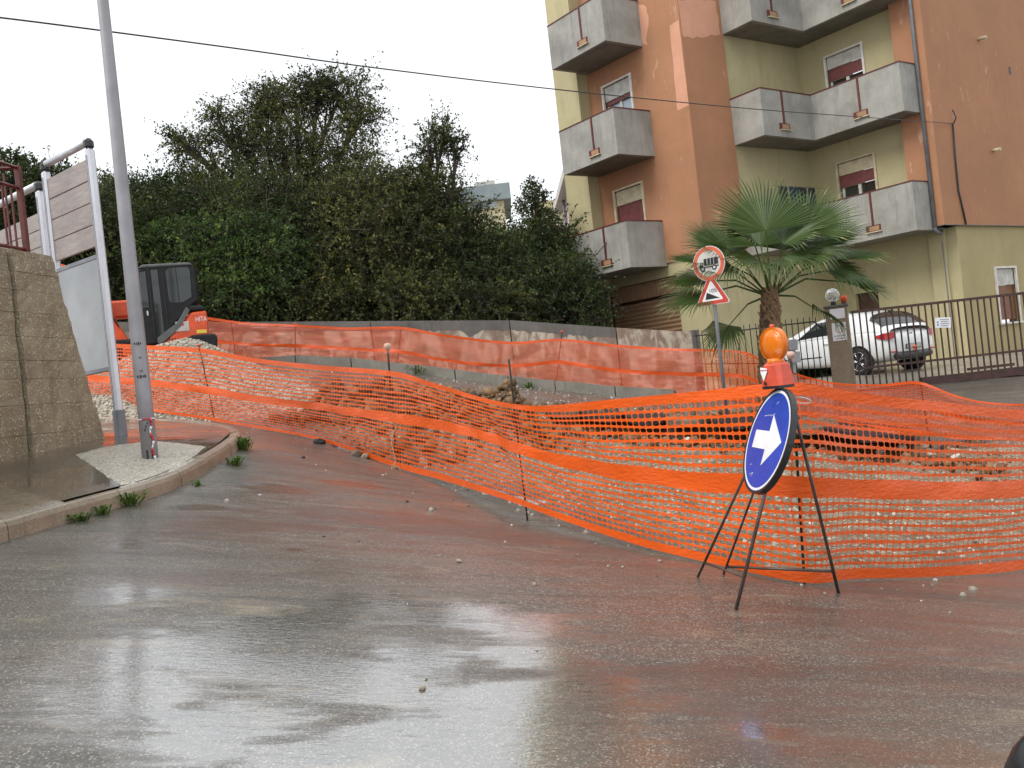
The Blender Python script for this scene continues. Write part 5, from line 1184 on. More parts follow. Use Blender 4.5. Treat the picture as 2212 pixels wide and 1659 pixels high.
IF = thing('iron_fence', 'black iron bar fence with stepped top rail beside the palm', 'fence', at(1640, 795, 17))
def fdep(x): return 18.2 + (16.35 - 18.2) * (x - 1500) / (1775 - 1500)
RAIL = [(1499, 726), (1533, 722.6), (1543.6, 738), (1569, 740), (1570, 727), (1578, 717), (1664, 705), (1759, 694.7), (1773.5, 708)]
for a, b in zip(RAIL[:-1], RAIL[1:]): MB().tube([at(*a, fdep(a[0])), at(*b, fdep(b[0]))], .016, 6).build('rail', M['blackiron'], IF)
for a, b in (((1500, 786), (1640, 785)), ((1640, 785), (1775, 772))): MB().tube([at(*a, fdep(a[0])), at(*b, fdep(b[0]))], .014, 6).build('rail', M['blackiron'], IF)
x = 1503.
while x < 1775:
    yr = np.interp(x, [r[0] for r in RAIL], [r[1] for r in RAIL]); d = fdep(x); t_ = at(x, yr - (9.5 if not 1540 < x < 1572 else -1), d); bt = Vector((t_.x, t_.y, min(gz(t_.x, t_.y) + .05, t_.z - .8)))
    MB().tube([bt - UP * .15, t_, t_ + UP * .02], [.010, .010, .002], 6).build('bar', M['blackiron'], IF); x += 12.9
MT = thing('meter_box', 'grey utility boxes on a short post behind the warning lamp', 'utility box', Vector((at(1712, 760, 15.6).x, 15.6, gz(at(1712, 760, 15.6).x, 15.6))))
q = at(1711, 745, 15.6); MB().box(q, (.16, .12, .2), bev=.01).build('upper_box', M['galv'], MT); MB().box(q - UP * .23 + Vector((.01, 0, 0)), (.2, .13, .2), bev=.01).build('lower_box', M['galv'], MT)
MB().box((q.x, q.y + .07, (q.z + gz(q.x, q.y)) / 2 - .15), (.08, .05, q.z - gz(q.x, q.y) + .2)).build('post', M['galv'], MT)
weed(1757, 815, .55, 520, 'dense green grass tuft at the foot of the gate pillar')

# ================================================================ WHITE CAR
hd = Vector((-.43, .903, 0)).normalized(); wpt = at(1853, 811, 18.5); wpt.z = gz(wpt.x, wpt.y)
lat = Vector((hd.y, -hd.x, 0))       # right-hand side of the car
left = -lat
c0 = wpt - hd * .78 - left * .86; slope = math.atan2(gz(*(c0 + hd * 3).xy) - gz(*c0.xy), 3)
CAR = thing('parked_car', 'white hatchback car parked in the yard behind the brown gate', 'car', (c0.x, c0.y, wpt.z), (0, -slope, math.atan2(hd.y, hd.x))); CAR.scale = (.94,) * 3
# local: x forward from the rear bumper, y left, z up
BST = [(0.0, .62, .42, .70, .74), (.05, .74, .33, .84, .86), (.16, .82, .27, .93, .95), (.4, .87, .24, .99, 1.0), (.8, .895, .22, 1.0, 1.01), (1.4, .90, .19, .97, .98), (2.2, .90, .19, .95, .96), (2.9, .90, .20, .93, .97), (3.3, .88, .22, .88, .93), (3.8, .85, .24, .80, .86), (4.15, .78, .28, .70, .74), (4.32, .66, .34, .60, .62), (4.36, .5, .4, .54, .55)]
V = []; 
for (x, hw_, zb_, zbelt, zc) in BST:
    half = [(hw_ * .75, zb_), (hw_ * .95, zb_ + .06), (hw_ * 1.0, zb_ + (zbelt - zb_) * .42), (hw_ * .985, zb_ + (zbelt - zb_) * .72), (hw_ * .93, zbelt - .015), (hw_ * .86, zbelt + .01), (hw_ * .45, zc + .005)]
    ring = half + [(0, zc + .012)] + [(-y, z) for y, z in half[::-1]]; V += [(x, y, z) for y, z in ring]
m = 15; nS_ = len(BST); F = [(i * m + k, (i + 1) * m + k, (i + 1) * m + (k + 1) % m, i * m + (k + 1) % m) for i in range(nS_ - 1) for k in range(m)] + [tuple(range(m)), tuple((nS_ - 1) * m + k for k in range(m))[::-1]]
def subd(o, l=2):
    md = o.modifiers.new('smooth', 'SUBSURF'); md.levels = l; md.render_levels = l; o.data.polygons.foreach_set('use_smooth', [True] * len(o.data.polygons)); return o
body = subd(MB().add(V, F, True).build('body', M['carwhite'], CAR))
GX = [(.06, 1.0), (.16, 1.08), (.36, 1.25), (.60, 1.40), (1.0, 1.455), (1.7, 1.475), (2.15, 1.44), (2.6, 1.27), (3.0, 1.06), (3.2, .95)]
def gsec(x):
    zr_ = np.interp(x, [g[0] for g in GX], [g[1] for g in GX]); zb_ = np.interp(x, [b[0] for b in BST], [b[3] for b in BST]) - .02; hb = np.interp(x, [b[0] for b in BST], [b[1] for b in BST]) * .925
    zr_ = max(zr_, zb_ + .01); k = (zr_ - zb_) / .5; ht = hb - .24 * min(1, k)
    return [(hb, zb_), (hb - (hb - ht) * .30, zb_ + (zr_ - zb_) * .42), (hb - (hb - ht) * .68, zb_ + (zr_ - zb_) * .80), (ht - .05, zr_ - .02), (ht * .55, zr_ + .012), (0, zr_ + .02)]
def gpt(x, a, out=0.):
    """a: -5..5 across the section (-5 left belt, 0 centre, 5 right belt)."""
    s = gsec(x); i = min(4, int(5 - abs(a))); t = 5 - abs(a) - i; y = s[i][0] + (s[i + 1][0] - s[i][0]) * t; z = s[i][1] + (s[i + 1][1] - s[i][1]) * t
    v = Vector((x, y if a < 0 else -y, z))
    if out: 
        c = Vector((min(max(x, .8), 2.2), 0, .9)); n = v - c; v = v + n.normalized() * out
    return v
V = []; xs_ = [g[0] for g in GX]
for x in xs_: V += [gpt(x, a) for a in range(-5, 6)]
m = 11; F = [(i * m + k, i * m + k + 1, (i + 1) * m + k + 1, (i + 1) * m + k) for i in range(len(xs_) - 1) for k in range(m - 1)]
subd(MB().add(V, F, True).build('roof', M['carwhite'], CAR), 1)
def cpatch(name, mat, x0f, x1f, a0, a1, nu=8, nv=8, out=.012):
    V = []
    for i in range(nu + 1):
        a = a0 + (a1 - a0) * i / nu
        for j in range(nv + 1): x = x0f(a) + (x1f(a) - x0f(a)) * j / nv; V.append(gpt(x, a, out))
    F = [(i * (nv + 1) + j, (i + 1) * (nv + 1) + j, (i + 1) * (nv + 1) + j + 1, i * (nv + 1) + j + 1) for i in range(nu) for j in range(nv)]
    return MB().add(V, F, True).build(name, mat, CAR)
cpatch('rear_window', M['darkglass'], lambda a: .14 + .03 * abs(a) * .6, lambda a: .56 - .012 * abs(a), -3.4, 3.4, 16)
for sgn in (-1, 1):
    cpatch('side_window', M['darkglass'], lambda a: 1.0 + (4.8 - abs(a)) * .10, lambda a: 1.52, sgn * 4.75, sgn * 3.15, 6, 6); cpatch('side_window', M['darkglass'], lambda a: 1.58, lambda a: 2.75 - (4.8 - abs(a)) * .34, sgn * 4.75, sgn * 3.15, 6, 6)
    # tail lamps following the body corner
    pts = [(.02, .52), (.015, .60), (.04, .70), (.13, .775), (.30, .83)]; V = []
    for i, (x, y) in enumerate(pts):
        lo = .80 - .035 * (1 - i / 4) + (0 if i else .02); hi = .93 - .01 * i - (.05 if i == 0 else 0) + (.0 if i < 4 else -.03)
        V += [(x - .028, sgn * (y + .03), lo - .03 * (i in (2, 3))), (x - .02, sgn * (y + .03), hi)]
    MB().add(V, [(i * 2, i * 2 + 2, i * 2 + 3, i * 2 + 1) for i in range(4)], True).build('tail_lamp', M['tail'], CAR)
    MB().box((.0, sgn * .62, .47), (.03, .22, .035), bev=.01).build('rear_reflector', M['tail'], CAR)
    for wx in (.78, 3.42):
        Rw = Matrix.Rotation(-sgn * math.pi / 2, 3, 'X'); cw = Vector((wx, sgn * .80, .315))
        MB().lathe([(.001, 0), (.365, 0), (.365, .105), (.001, .105)], cw, 32, Rw, smooth=False).build('wheel_arch', M['black'], CAR)
        wheel = MB().lathe([(.20, -.06), (.29, -.07), (.315, -.04), (.315, .09), (.295, .118), (.235, .118), (.215, .10)], cw, 32, Rw).build('tyre', M['tyre'], CAR)
        MB().lathe([(.235, .10), (.225, .112), (.205, .108), (.205, .02)], cw, 32, Rw, cap=False).build('rim', M['chrome'], wheel)
        MB().lathe([(.001, .03), (.21, .03)], cw, 24, Rw, cap=False).build('brake_disc', M['blackplastic'], wheel)
        for k in range(5):
            for e_ in (-.10, .10):
                a = 2 * math.pi * k / 5 + e_; MB().tube([cw + Rw @ Vector((.03 * math.cos(a), .03 * math.sin(a), .10)), cw + Rw @ Vector((.215 * math.cos(a + e_ * .5), .215 * math.sin(a + e_ * .5), .104))], .013, 5).build('spoke', M['chrome'], wheel)
    MB().box((2.72, sgn * .98, .98), (.13, .20, .13), bev=.045).build('door_mirror', M['carwhite'] , CAR)
    MB().box((1.72, sgn * .905, .80), (.17, .03, .03), bev=.01).build('door_handle', M['carwhite'], CAR)
MB().box((.03, 0, .37), (.16, 1.22, .17), bev=.06).build('rear_diffuser', M['blackplastic'], CAR)
MB().box((-.018, 0, .56), (.02, .50, .11), bev=.004).build('plate_recess', M['blackplastic'], CAR); MB().box((-.028, 0, .56), (.012, .46, .09), bev=.003).build('number_plate', simple('dull_plate', (.42, .42, .40), .5, .2, 25), CAR)
bg = MB().lathe([(.001, 0), (.036, 0), (.044, .004), (.044, .012), (.001, .012)], (.045, 0, .86), 22, Matrix.Rotation(-math.pi / 2 - .25, 3, 'Y')).build('round_badge', M['chrome'], CAR)
MB().tube([(.6, 0, 1.42), (.42, 0, 1.405)], [.02, .006], 6).build('roof_antenna', M['blackplastic'], CAR)

# ================================================================ EXCAVATOR
ex = at(392, 832, 17.2); ez = gz(ex.x, ex.y)
EX = thing('mini_excavator', 'orange and black mini excavator behind the gravel heap', 'excavator', (ex.x, ex.y, ez), (0, 0, math.pi + math.radians(20))); EX.scale = (.94,) * 3
# local: x forward (left in the picture), y towards the machine's left (the viewer)
for sgn in (-1, 1):
    P = []
    for k in range(40):
        a = 2 * math.pi * k / 40; cx = .85 if math.cos(a) > 0 else -.85; P.append((cx + .27 * math.cos(a), .27 + .27 * math.sin(a)))
    tr = MB().prism(P, .34, Matrix(((1, 0, 0), (0, 0, 1), (0, 1, 0))), (0, sgn * .72 - .17, 0)).build('track', M['tyre'], EX)
    for k in range(4): MB().lathe([(.001, 0), (.10, 0), (.10, .02), (.001, .02)], (-.6 + k * .4, sgn * .72 + sgn * .172, .17), 14, Matrix.Rotation(-sgn * math.pi / 2, 3, 'X')).build('roller', M['machinetrim'], tr)
MB().box((0, 0, .38), (1.3, 1.15, .3), bev=.04).build('undercarriage', M['machinegrey'], EX)
MB().lathe([(.45, 0), (.45, .14)], (0, 0, .52), 24).build('turntable', M['machinegrey'], EX)
XZ = Matrix(((1, 0, 0), (0, 0, -1), (0, 1, 0)))      # polygon (x,z) -> extruded towards -y
def xprism(name, poly, y0, y1, mat, parent=EX, bev=0.):
    o = MB().prism(poly, y1 - y0, XZ, (0, y1, 0)).build(name, mat, parent)
    if bev: 
        md = o.modifiers.new('round', 'BEVEL'); md.width = bev; md.segments = 2; md.limit_method = 'ANGLE'; md.angle_limit = .5
    return o
xprism('platform', [(-.55, .66), (1.0, .66), (1.0, .84), (-.55, .84)], -.85, .86, M['hitachi'], bev=.03)
hp = xprism('engine_cover', [(-.66, .84), (.30, .84), (-.10, 1.14), (-.34, 1.46), (-.66, 1.48)], -.80, .84, M['hitachi'], bev=.05)
# grey sweep under the cab window and the black top of the cover
xprism('grey_sweep', [(.34, .86), (.26, .86), (-.12, 1.17), (-.34, 1.50), (-.28, 1.58), (-.06, 1.26), (.34, .98)], .78, .855, M['machinetrim'], bev=.008)
xprism('cover_top', [(-.64, 1.485), (-.30, 1.485), (-.30, 1.62), (-.60, 1.60)], -.78, .82, M['machinegrey'], bev=.04)
# rounded counterweight
cwp = [(-.1, .60), (-.70, .60), (-.80, .70), (-.82, .92), (-.76, .985), (-.30, .985), (-.16, .86)]
xprism('counterweight', cwp, -.84, .88, M['machinegrey'], bev=.08)
for k in range(4): MB().box((-.02 + k * .06, .842, .90 - k * .0), (.02, .01, .12), Matrix.Rotation(.4, 3, 'Y')).build('vent_slot', M['black'], hp)
MB().box((-.16, .845, 1.18), (.26, .006, .20), bev=.002).build('decal', M['greypanel'], hp); MB().box((-.14, .849, 1.22), (.10, .003, .06)).build('decal_print', M['signred'], hp)
MB().box((-.52, .845, 1.045), (.20, .006, .07), bev=.002).build('yellow_sticker', M['yellowpaint'], hp)
puttext('HITA', .14, Matrix(((-1, 0, 0, -.535), (0, 0, 1, .8425), (0, 1, 0, 1.30), (0, 0, 0, 1))), M['white'], hp, extrude=.002, sx=.72); puttext('CHI', .14, Matrix(((0, 0, -1, -.6625), (-1, 0, 0, .60), (0, 1, 0, 1.30), (0, 0, 0, 1))), M['white'], hp, extrude=.002, sx=.72)
# cab
cabp = [(.62, .86), (.34, .86), (-.34, 1.58), (-.52, 1.70), (-.53, 2.36), (-.44, 2.46), (.50, 2.46), (.60, 2.38), (.66, 1.5), (.64, .9)]
cb = xprism('cab', cabp, -.12, .82, M['machinegrey'], bev=.035)
xprism('cab_roof', [(-.50, 2.44), (-.42, 2.50), (.48, 2.50), (.57, 2.43)], -.14, .84, M['machinetrim'], cb, bev=.025)
def cglass(poly, y=.823, nm='side_window'): return xprism(nm, poly, y - .004, y + .006, M['machineglass'], cb)
cglass([(-.40, 1.78), (-.22, 1.68), (-.0, 1.68), (.04, 1.74), (.05, 2.34), (-.02, 2.40), (-.38, 2.40), (-.42, 2.34)]); MB().box((-.15, .832, 2.04), (.016, .01, .70)).build('window_bar', M['machinegrey'], cb)
cglass([(.20, 1.02), (.33, 1.02), (.33, 2.38), (.20, 2.38)], nm='door_window'); cglass([(.43, 1.62), (.57, 1.62), (.55, 2.34), (.43, 2.36)], nm='front_side_window')
MB().box((.385, .836, 1.72), (.02, .012, 1.5)).build('door_seam', M['black'], cb); MB().box((.12, .834, 1.6), (.016, .010, 1.5)).build('door_seam', M['black'], cb)
MB().box((.47, .842, 1.50), (.03, .02, .10), bev=.006).build('door_handle', M['chrome'], cb)
MB().box((-.545, .35, 2.02), (.012, .78, .62), bev=.005).build('rear_window', M['machineglass'], cb); MB().box((.66, .35, 2.0), (.012, .78, .75), Matrix.Rotation(-.05, 3, 'Y'), bev=.005).build('windscreen', M['machineglass'], cb)
MB().box((.06, .35, 1.3), (.5, .5, .14), bev=.04).build('seat', M['black'], cb)
# boom, arm, bucket
def beam(name, P, w, hs, mat, parent=EX):
    V = []
    for i, (x, z) in enumerate(P):
        t = Vector((P[min(i + 1, len(P) - 1)][0] - P[max(i - 1, 0)][0], P[min(i + 1, len(P) - 1)][1] - P[max(i - 1, 0)][1], 0)).normalized(); nx, nz = -t.y, t.x; h = hs[i]
        for sy in (w / 2, -w / 2):
            V += [(x + nx * h, sy + by, z + nz * h), (x - nx * h, sy + by, z - nz * h)]
    F = []
    for i in range(len(P) - 1):
        a = i * 4; b = a + 4; F += [(a, b, b + 1, a + 1), (a + 2, a + 3, b + 3, b + 2), (a, a + 2, b + 2, b), (a + 1, b + 1, b + 3, a + 3)]
    F += [(0, 1, 3, 2), (len(V) - 4, len(V) - 2, len(V) - 1, len(V) - 3)]
    o = MB().add(V, F).build(name, mat, parent); md = o.modifiers.new('round', 'BEVEL'); md.width = .02; md.segments = 2; return o
by = .15
MB().box((1.05, by, .85), (.45, .34, .42), bev=.05).build('boom_foot', M['machinegrey'], EX)
bm = beam('boom', [(1.0, .98), (1.25, 1.35), (1.52, 1.95), (1.78, 2.35), (2.5, 2.75), (3.3, 2.75)], .22, [.10, .17, .21, .22, .17, .10], M['hitachi'])
MB().box((1.52, by + .115, 1.95), (.10, .01, .22), Matrix.Rotation(.45, 3, 'Y'), bev=.004).build('cylinder_bracket', M['greypanel'], bm)
MB().tube([(1.18, by, .72), (1.42, by, 1.22), (1.58, by, 1.62)], [.06, .06, .035], 12).build('boom_cylinder', M['blackplastic'], EX)
MB().tube([(1.05, by + .09, 1.25), (1.2, by + .13, 1.60), (1.25, by + .13, 1.8), (1.62, by + .13, 2.5)], .016, 8).build('hose', M['blackplastic'], bm); MB().tube([(1.35, by + .12, 1.35), (1.30, by + .12, 1.55), (1.75, by + .12, 2.45), (2.4, by + .12, 2.9)], .014, 8).build('hydraulic_line', M['greypanel'], bm)
MB().box((1.0, -.32, 1.75), (.8, .30, .38), bev=.05).build('tool_box', M['hitachi'], EX)
ar = beam('dipper_arm', [(3.2, 2.95), (3.35, 2.4), (3.3, 1.4), (3.2, .75)], .17, [.12, .15, .11, .08], M['hitachi'])
bk_ = xprism('bucket', [(3.2, .80), (3.0, .70), (2.80, .35), (2.9, .06), (3.25, .02), (3.4, .2), (3.28, .22), (3.02, .30), (3.1, .55), (3.30, .72)], by - .28, by + .28, M['machinegrey'], bev=.015)

# ================================================================ TRAFFIC SIGN POST
td = 13.9; tp = at(1556, 810, td); tz = gz(tp.x, tp.y); tt_ = at(1531, 545, td)
TS = thing('traffic_sign_post', 'grey post with round truck prohibition sign and 10% gradient triangle', 'road sign', (tp.x, tp.y, tz))
xb = at(1555, 760, td)
MB().tube([Vector((xb.x, td, tz - .1)), Vector((xb.x, td, tt_.z + .1))], .03, 12).build('post', M['drain'], TS)
nT = Vector((-.66, -.751, 0)).normalized(); eT = Vector((.751, -.66, 0)); 
pax = lambda z: Vector((xb.x, td, z)) + nT * .045
cT = pax(at(1537, 569, td).z); MT_ = frame(cT, eT, nT)
def tdisc(r0, r1, z0, z1, nm, mat): return MB().lathe([(r0, z0), (r1, z0), (r1, z1), (r0, z1)], cT, 44, MT_.to_3x3(), smooth=False, cap=True).build(nm, mat, TS)
rd = tdisc(.001, .285, -.012, 0, 'round_plate', M['white']); M['signpale'] = simple('dull_white_sign', (.55, .55, .52), .45, .08, 5, 0, 0)
MB().lathe([(.212, .001), (.277, .001), (.277, .0035), (.212, .0035)], cT, 44, MT_.to_3x3(), smooth=False, cap=False).build('red_border', simple('faded_red_border', (.58, .12, .06), .45, .1, 5, 0, 0), rd)
MB().lathe([(.001, .0008), (.212, .0008), (.212, .0028), (.001, .0028)], cT, 44, MT_.to_3x3(), smooth=False).build('pale_field', M['signpale'], rd)
def tp_(poly, nm='truck_symbol', mat=None, z=.004): return MB().prism(poly, .0015, MT_.to_3x3(), MT_ @ Vector((0, 0, z))).build(nm, mat or M['black'], rd)
tp_([(-.17, -.05), (-.17, -.01), (-.145, .035), (-.10, .035), (-.10, -.05)]); tp_([(-.085, -.03), (.17, -.03), (.17, .085), (-.085, .085)]); tp_([(-.17, -.065), (.175, -.065), (.175, -.045), (-.17, -.045)])
tp_([(-.15, .0), (-.135, .025), (-.113, .025), (-.113, .0)], 'cab_window', M['signpale'], .006)
for x in (-.115, .095):
    MB().lathe([(.001, .0055), (.044, .0055), (.044, .007), (.001, .007)], MT_ @ Vector((x, -.075, 0)), 20, MT_.to_3x3(), smooth=False).build('wheel_symbol', M['black'], rd); MB().lathe([(.001, .0072), (.022, .0072), (.022, .008), (.001, .008)], MT_ @ Vector((x, -.075, 0)), 20, MT_.to_3x3(), smooth=False).build('wheel_hub', M['signpale'], rd)
for x in (-.03, .03, .09): tp_([(x, -.03), (x + .008, -.03), (x + .012, .085), (x + .004, .085)], 'tilt_line', M['signpale'], .006)
cT = pax(at(1546, 634, td).z); MT_ = frame(cT, eT, nT)
def rtri(r, rnd, n=6):
    P = []
    for k in range(3):
        a = math.pi / 2 + k * 2 * math.pi / 3; c = ((r - 2 * rnd) * math.cos(a), (r - 2 * rnd) * math.sin(a) - .0)
        for j in range(n): b = a - math.pi / 3 + (2 * math.pi / 3) * j / (n - 1); P.append((c[0] + rnd * math.cos(b), c[1] + rnd * math.sin(b)))
    return P
tri = MB().prism(rtri(.36, .03), .012, MT_.to_3x3(), MT_ @ Vector((0, 0, -.012))).build('triangle_plate', M['white'], TS)
MB().prism(rtri(.345, .028), .0015, MT_.to_3x3(), MT_ @ Vector((0, 0, .001))).build('red_border', M['signred'], tri)
MB().prism(rtri(.225, .016), .0015, MT_.to_3x3(), MT_ @ Vector((0, 0, .003))).build('white_field', M['white'], tri)
MB().prism([(-.125, -.085), (.135, -.085), (-.09, .03)], .0015, MT_.to_3x3(), MT_ @ Vector((0, 0, .005))).build('slope_wedge', M['black'], tri)
puttext('10%', .088, MT_ @ Matrix.Translation((.022, .045, .006)) @ Matrix.Rotation(-.38 * 0, 4, 'Z'), M['black'], tri)

# ================================================================ PALM
pt_ = at(1664, 632, 14.6); pbx = at(1655, 800, 14.6); pz = gz(pbx.x, 14.6)
PM = thing('fan_palm', 'fan palm with shaggy scaled trunk in front of the iron fence', 'palm tree', (pbx.x, 14.6, pz))
base = Vector((pbx.x, 14.6, pz - .1)); H = pt_.z - pz + .1
path = [base + (pt_ - base) * k / 8 + Vector((.03 * math.sin(k * .7), 0, 0)) for k in range(9)]
MB().tube(path, [.21, .205, .20, .20, .195, .185, .165, .145, .10], 14).build('trunk', M['palmbark'], PM)
bootm = []
for v_ in range(5):
    w = .055 + .008 * v_; V = [(-w, 0, 0), (w, 0, 0), (w * .75, -.035, .07), (-w * .75, -.035, .07), (w * .35, -.06, .135), (-w * .35, -.06, .135), (-w, .03, 0), (w, .03, 0), (w * .75, -.005, .08), (-w * .75, -.005, .08)]
    F = [(0, 1, 2, 3), (3, 2, 4, 5), (1, 7, 8, 2), (0, 3, 9, 6), (2, 8, 4), (3, 5, 9), (9, 5, 4, 8), (6, 9, 8, 7)]; m_ = meshdata('leaf_base', V, F); m_.materials.append(M['palmboot']); bootm.append(m_)
nbt = 0
for r in range(20):
    t = .12 + .86 * r / 19; c = base + (pt_ - base) * t; R_ = np.interp(t, [0, .25, .6, .85, 1], [.205, .20, .19, .16, .11]); nk = 9
    for k in range(nk):
        a = 2 * math.pi * (k + .5 * (r % 2)) / nk + random.uniform(-.12, .12)
        o = bpy.data.objects.new('leaf_base', bootm[random.randrange(5)]); o.location = c + Vector((math.sin(a) * (R_ - .02), -math.cos(a) * (R_ - .02), random.uniform(-.02, .02))) - PM.location
        o.rotation_euler = (random.uniform(-.35, .05), random.uniform(-.15, .15), a); o.scale = (random.uniform(.8, 1.15),) * 3; link(o, PM); nbt += 1
def fan(az, el, plen, R, spread, roll, nseg, droop, face=0., seed=0):
    rng = random.Random(seed); d = Vector((math.cos(az) * math.cos(el), math.sin(az) * math.cos(el), math.sin(el))); st = pt_ + Vector((math.cos(az) * .06, math.sin(az) * .06, -.05))
    sag = -.16 * plen * math.cos(el); mid = st + d * plen * .5 + UP * (.10 * plen * math.cos(el)); hub = st + d * plen + UP * sag * .5
    V = []; F = []; tint = []
    def addf(vs, tn): i = len(V); V.extend(vs); F.append(tuple(range(i, i + len(vs)))); tint.append(tn)
    pts = [st, mid, hub]; side0 = d.cross(UP); side0 = side0.normalized() if side0.length > .05 else Vector((1, 0, 0))
    for a, b, w0, w1 in ((st, mid, .022, .016), (mid, hub, .016, .011)):
        for o in (side0, UP): addf([a + o * w0, a - o * w0, b - o * w1, b + o * w1], .40)
    ax_ = (hub - mid).normalized(); ax_ = (ax_ * 1.0 - UP * .25 * math.cos(el)).normalized() if face == 0 else ax_; nrm = side0.cross(ax_).normalized(); nrm = Matrix.Rotation(roll, 3, ax_) @ nrm
    if face: nrm = (nrm * (1 - face) + Vector((0, -1, .2)) * face).normalized()
    sx_ = ax_.cross(nrm).normalized(); ax_ = nrm.cross(sx_).normalized()
    rj = .50 * R
    for k in range(nseg):
        th = spread * (2 * (k + .5) / nseg - 1); dth = spread / nseg; rr = R * (1 - .28 * (abs(th) / 2.2) ** 2) * rng.uniform(.92, 1.05)
        cup = .18 * (abs(th) / spread) ** 1.5
        def pol(r, t, z=0.): return hub + ax_ * (r * math.cos(t)) + sx_ * (r * math.sin(t)) + nrm * z
        z1 = cup * rj; pl = .018 * (1 if k % 2 else -1)
        a0 = pol(rj, th - dth, z1); a1 = pol(rj, th + dth, z1); mid_ = pol(rj * 1.0, th, z1 - .012)
        tn = min(.5, max(0., rng.gauss(.22, .10)))
        addf([hub, a0, mid_], tn); addf([hub, mid_, a1], tn + .03)
        g = droop * rng.uniform(.5, 1.5); r2 = rj + (rr - rj) * .55
        b0 = pol(r2, th - dth * .42, cup * r2 * .9) - UP * g * .10 * R; b1 = pol(r2, th + dth * .42, cup * r2 * .9) - UP * g * .10 * R; tipp = pol(rr, th + rng.uniform(-.03, .03), cup * rr * .7) - UP * g * .34 * R
        addf([a0, mid_, b0], tn); addf([mid_, a1, b1], tn); addf([b0, mid_, b1], tn + .02); addf([b0, b1, tipp], tn + (.45 if rng.random() < .25 else .12 * rng.random()))
    me = meshdata('frond', [v - PM.location for v in V], F); me.attributes.new('tint', 'FLOAT', 'FACE').data.foreach_set('value', [min(1, t) for t in tint]); return addobj('frond', me, M['palm'], PM)
r_ = math.radians
FR = [(r_(-100), r_(76), 1.12, 1.12, 1.7, 0, 46, .05, .8), (r_(-30), r_(60), 1.2, 1.02, 1.5, 0, 42, .08, .6), (r_(200), r_(52), 1.15, .95, 1.4, 0, 40, .15, .5), (r_(186), r_(36), 1.2, .95, 1.35, .2, 38, .2, .35), (r_(188), r_(12), 1.1, .95, 1.3, .2, 38, .35, .4), (r_(180), r_(24), 1.1, .9, 1.3, 0, 36, .3, .3),
      (r_(0), r_(44), 1.15, 1.0, 1.4, -.2, 38, .15, .4), (r_(-6), r_(27), 1.2, 1.0, 1.3, -.2, 40, .3, .35), (r_(4), r_(10), 1.2, 1.0, 1.35, 0, 38, .5, .35), (r_(-45), r_(46), .85, .85, 1.5, 0, 38, .7, .45), (r_(-75), r_(54), .75, .8, 1.6, 0, 36, 1.0, .5), (r_(-120), r_(52), .75, .8, 1.6, 0, 36, 1.0, .5),
      (r_(-150), r_(38), .95, .85, 1.4, 0, 36, .7, .45), (r_(192), r_(-26), .85, .7, 1.5, 0, 34, 1.3, .3), (r_(14), r_(-18), .85, .7, 1.5, 0, 32, 1.4, .3), (r_(80), r_(62), 1.1, 1.0, 1.6, 0, 36, .2, .2), (r_(125), r_(50), 1.15, 1.0, 1.5, 0, 36, .3, .3), (r_(50), r_(50), 1.15, 1.0, 1.5, 0, 36, .3, .3),
      (r_(-20), r_(22), .95, .8, 1.4, 0, 36, .9, .4), (r_(-60), r_(68), .9, .9, 1.5, 0, 38, .3, .5), (r_(-130), r_(68), .95, .9, 1.5, 0, 38, .3, .5)]
for i, a in enumerate(FR): fan(*a, seed=i)

# ================================================================ YARD BEHIND THE GATE
M['yard'] = m_concrete('yard_paving', (.30, .27, .225), .5, .15, .8, 0, .3)
gx_ = np.linspace(6.3, 22, 60); gy_ = np.linspace(16.62, 26, 40); X, Y = np.meshgrid(gx_, gy_); Z = np.array([base_z(X[i], Y[i]) for i in range(len(gy_))]) + .012
idx = np.arange(X.size).reshape(X.shape); tag(addobj('yard_paving', fastmesh('yard_paving', np.stack([X, Y, Z], -1).reshape(-1, 3), np.stack([idx[:-1, :-1], idx[:-1, 1:], idx[1:, 1:], idx[1:, :-1]], -1).reshape(-1, 4), 4), M['yard']), kind='structure')

# ================================================================ DARK VAN BESIDE THE VIEWER
VN = thing('parked_van', 'black wing mirror and door of the vehicle at the lower right corner', 'van', (1.3, .30, 0))
vz = gz(1.3, .3)
MB().box((1.1, .16, vz + .78), (2.6, .12, .98), bev=.04).build('door', M['black'], VN)
MB().box((1.1, .235, vz + .62), (2.5, .03, .10), bev=.012).build('trim_strip', M['blackplastic'], VN)
MB().lathe([(.001, 0), (.20, 0), (.31, .01), (.33, .05), (.33, .17), (.31, .2), (.001, .2)], (2.05, .24, vz + .33 - .12), 28, Matrix.Rotation(math.pi / 2, 3, 'X')).build('front_wheel', M['tyre'], VN)
mc = at(2356, 1780, .62)
hs_ = MB(); prof = []
V = []; ns = 14; nr_ = 18
for i in range(ns + 1):
    t = i / ns; x = -1 + 2 * t; r = (1 - abs(x) ** 2.6) ** (1 / 2.6) if abs(x) < 1 else 0.0
    for k in range(nr_):
        a = 2 * math.pi * k / nr_; ca_, sa_ = math.cos(a), math.sin(a); V.append(mc + Vector((x * .060, .035 * r * ca_, (.078 * r * sa_))))
F = [(i * nr_ + k, i * nr_ + (k + 1) % nr_, (i + 1) * nr_ + (k + 1) % nr_, (i + 1) * nr_ + k) for i in range(ns) for k in range(nr_)]
hs_.add(V, F, True).build('mirror_housing', M['blackplastic'], VN)
MB().tube([mc + Vector((.01, -.02, -.05)), mc + Vector((.03, -.20, -.18)), Vector((mc.x + .05, .18, vz + 1.2))], [.022, .026, .03], 10).build('mirror_arm', M['blackplastic'], VN)

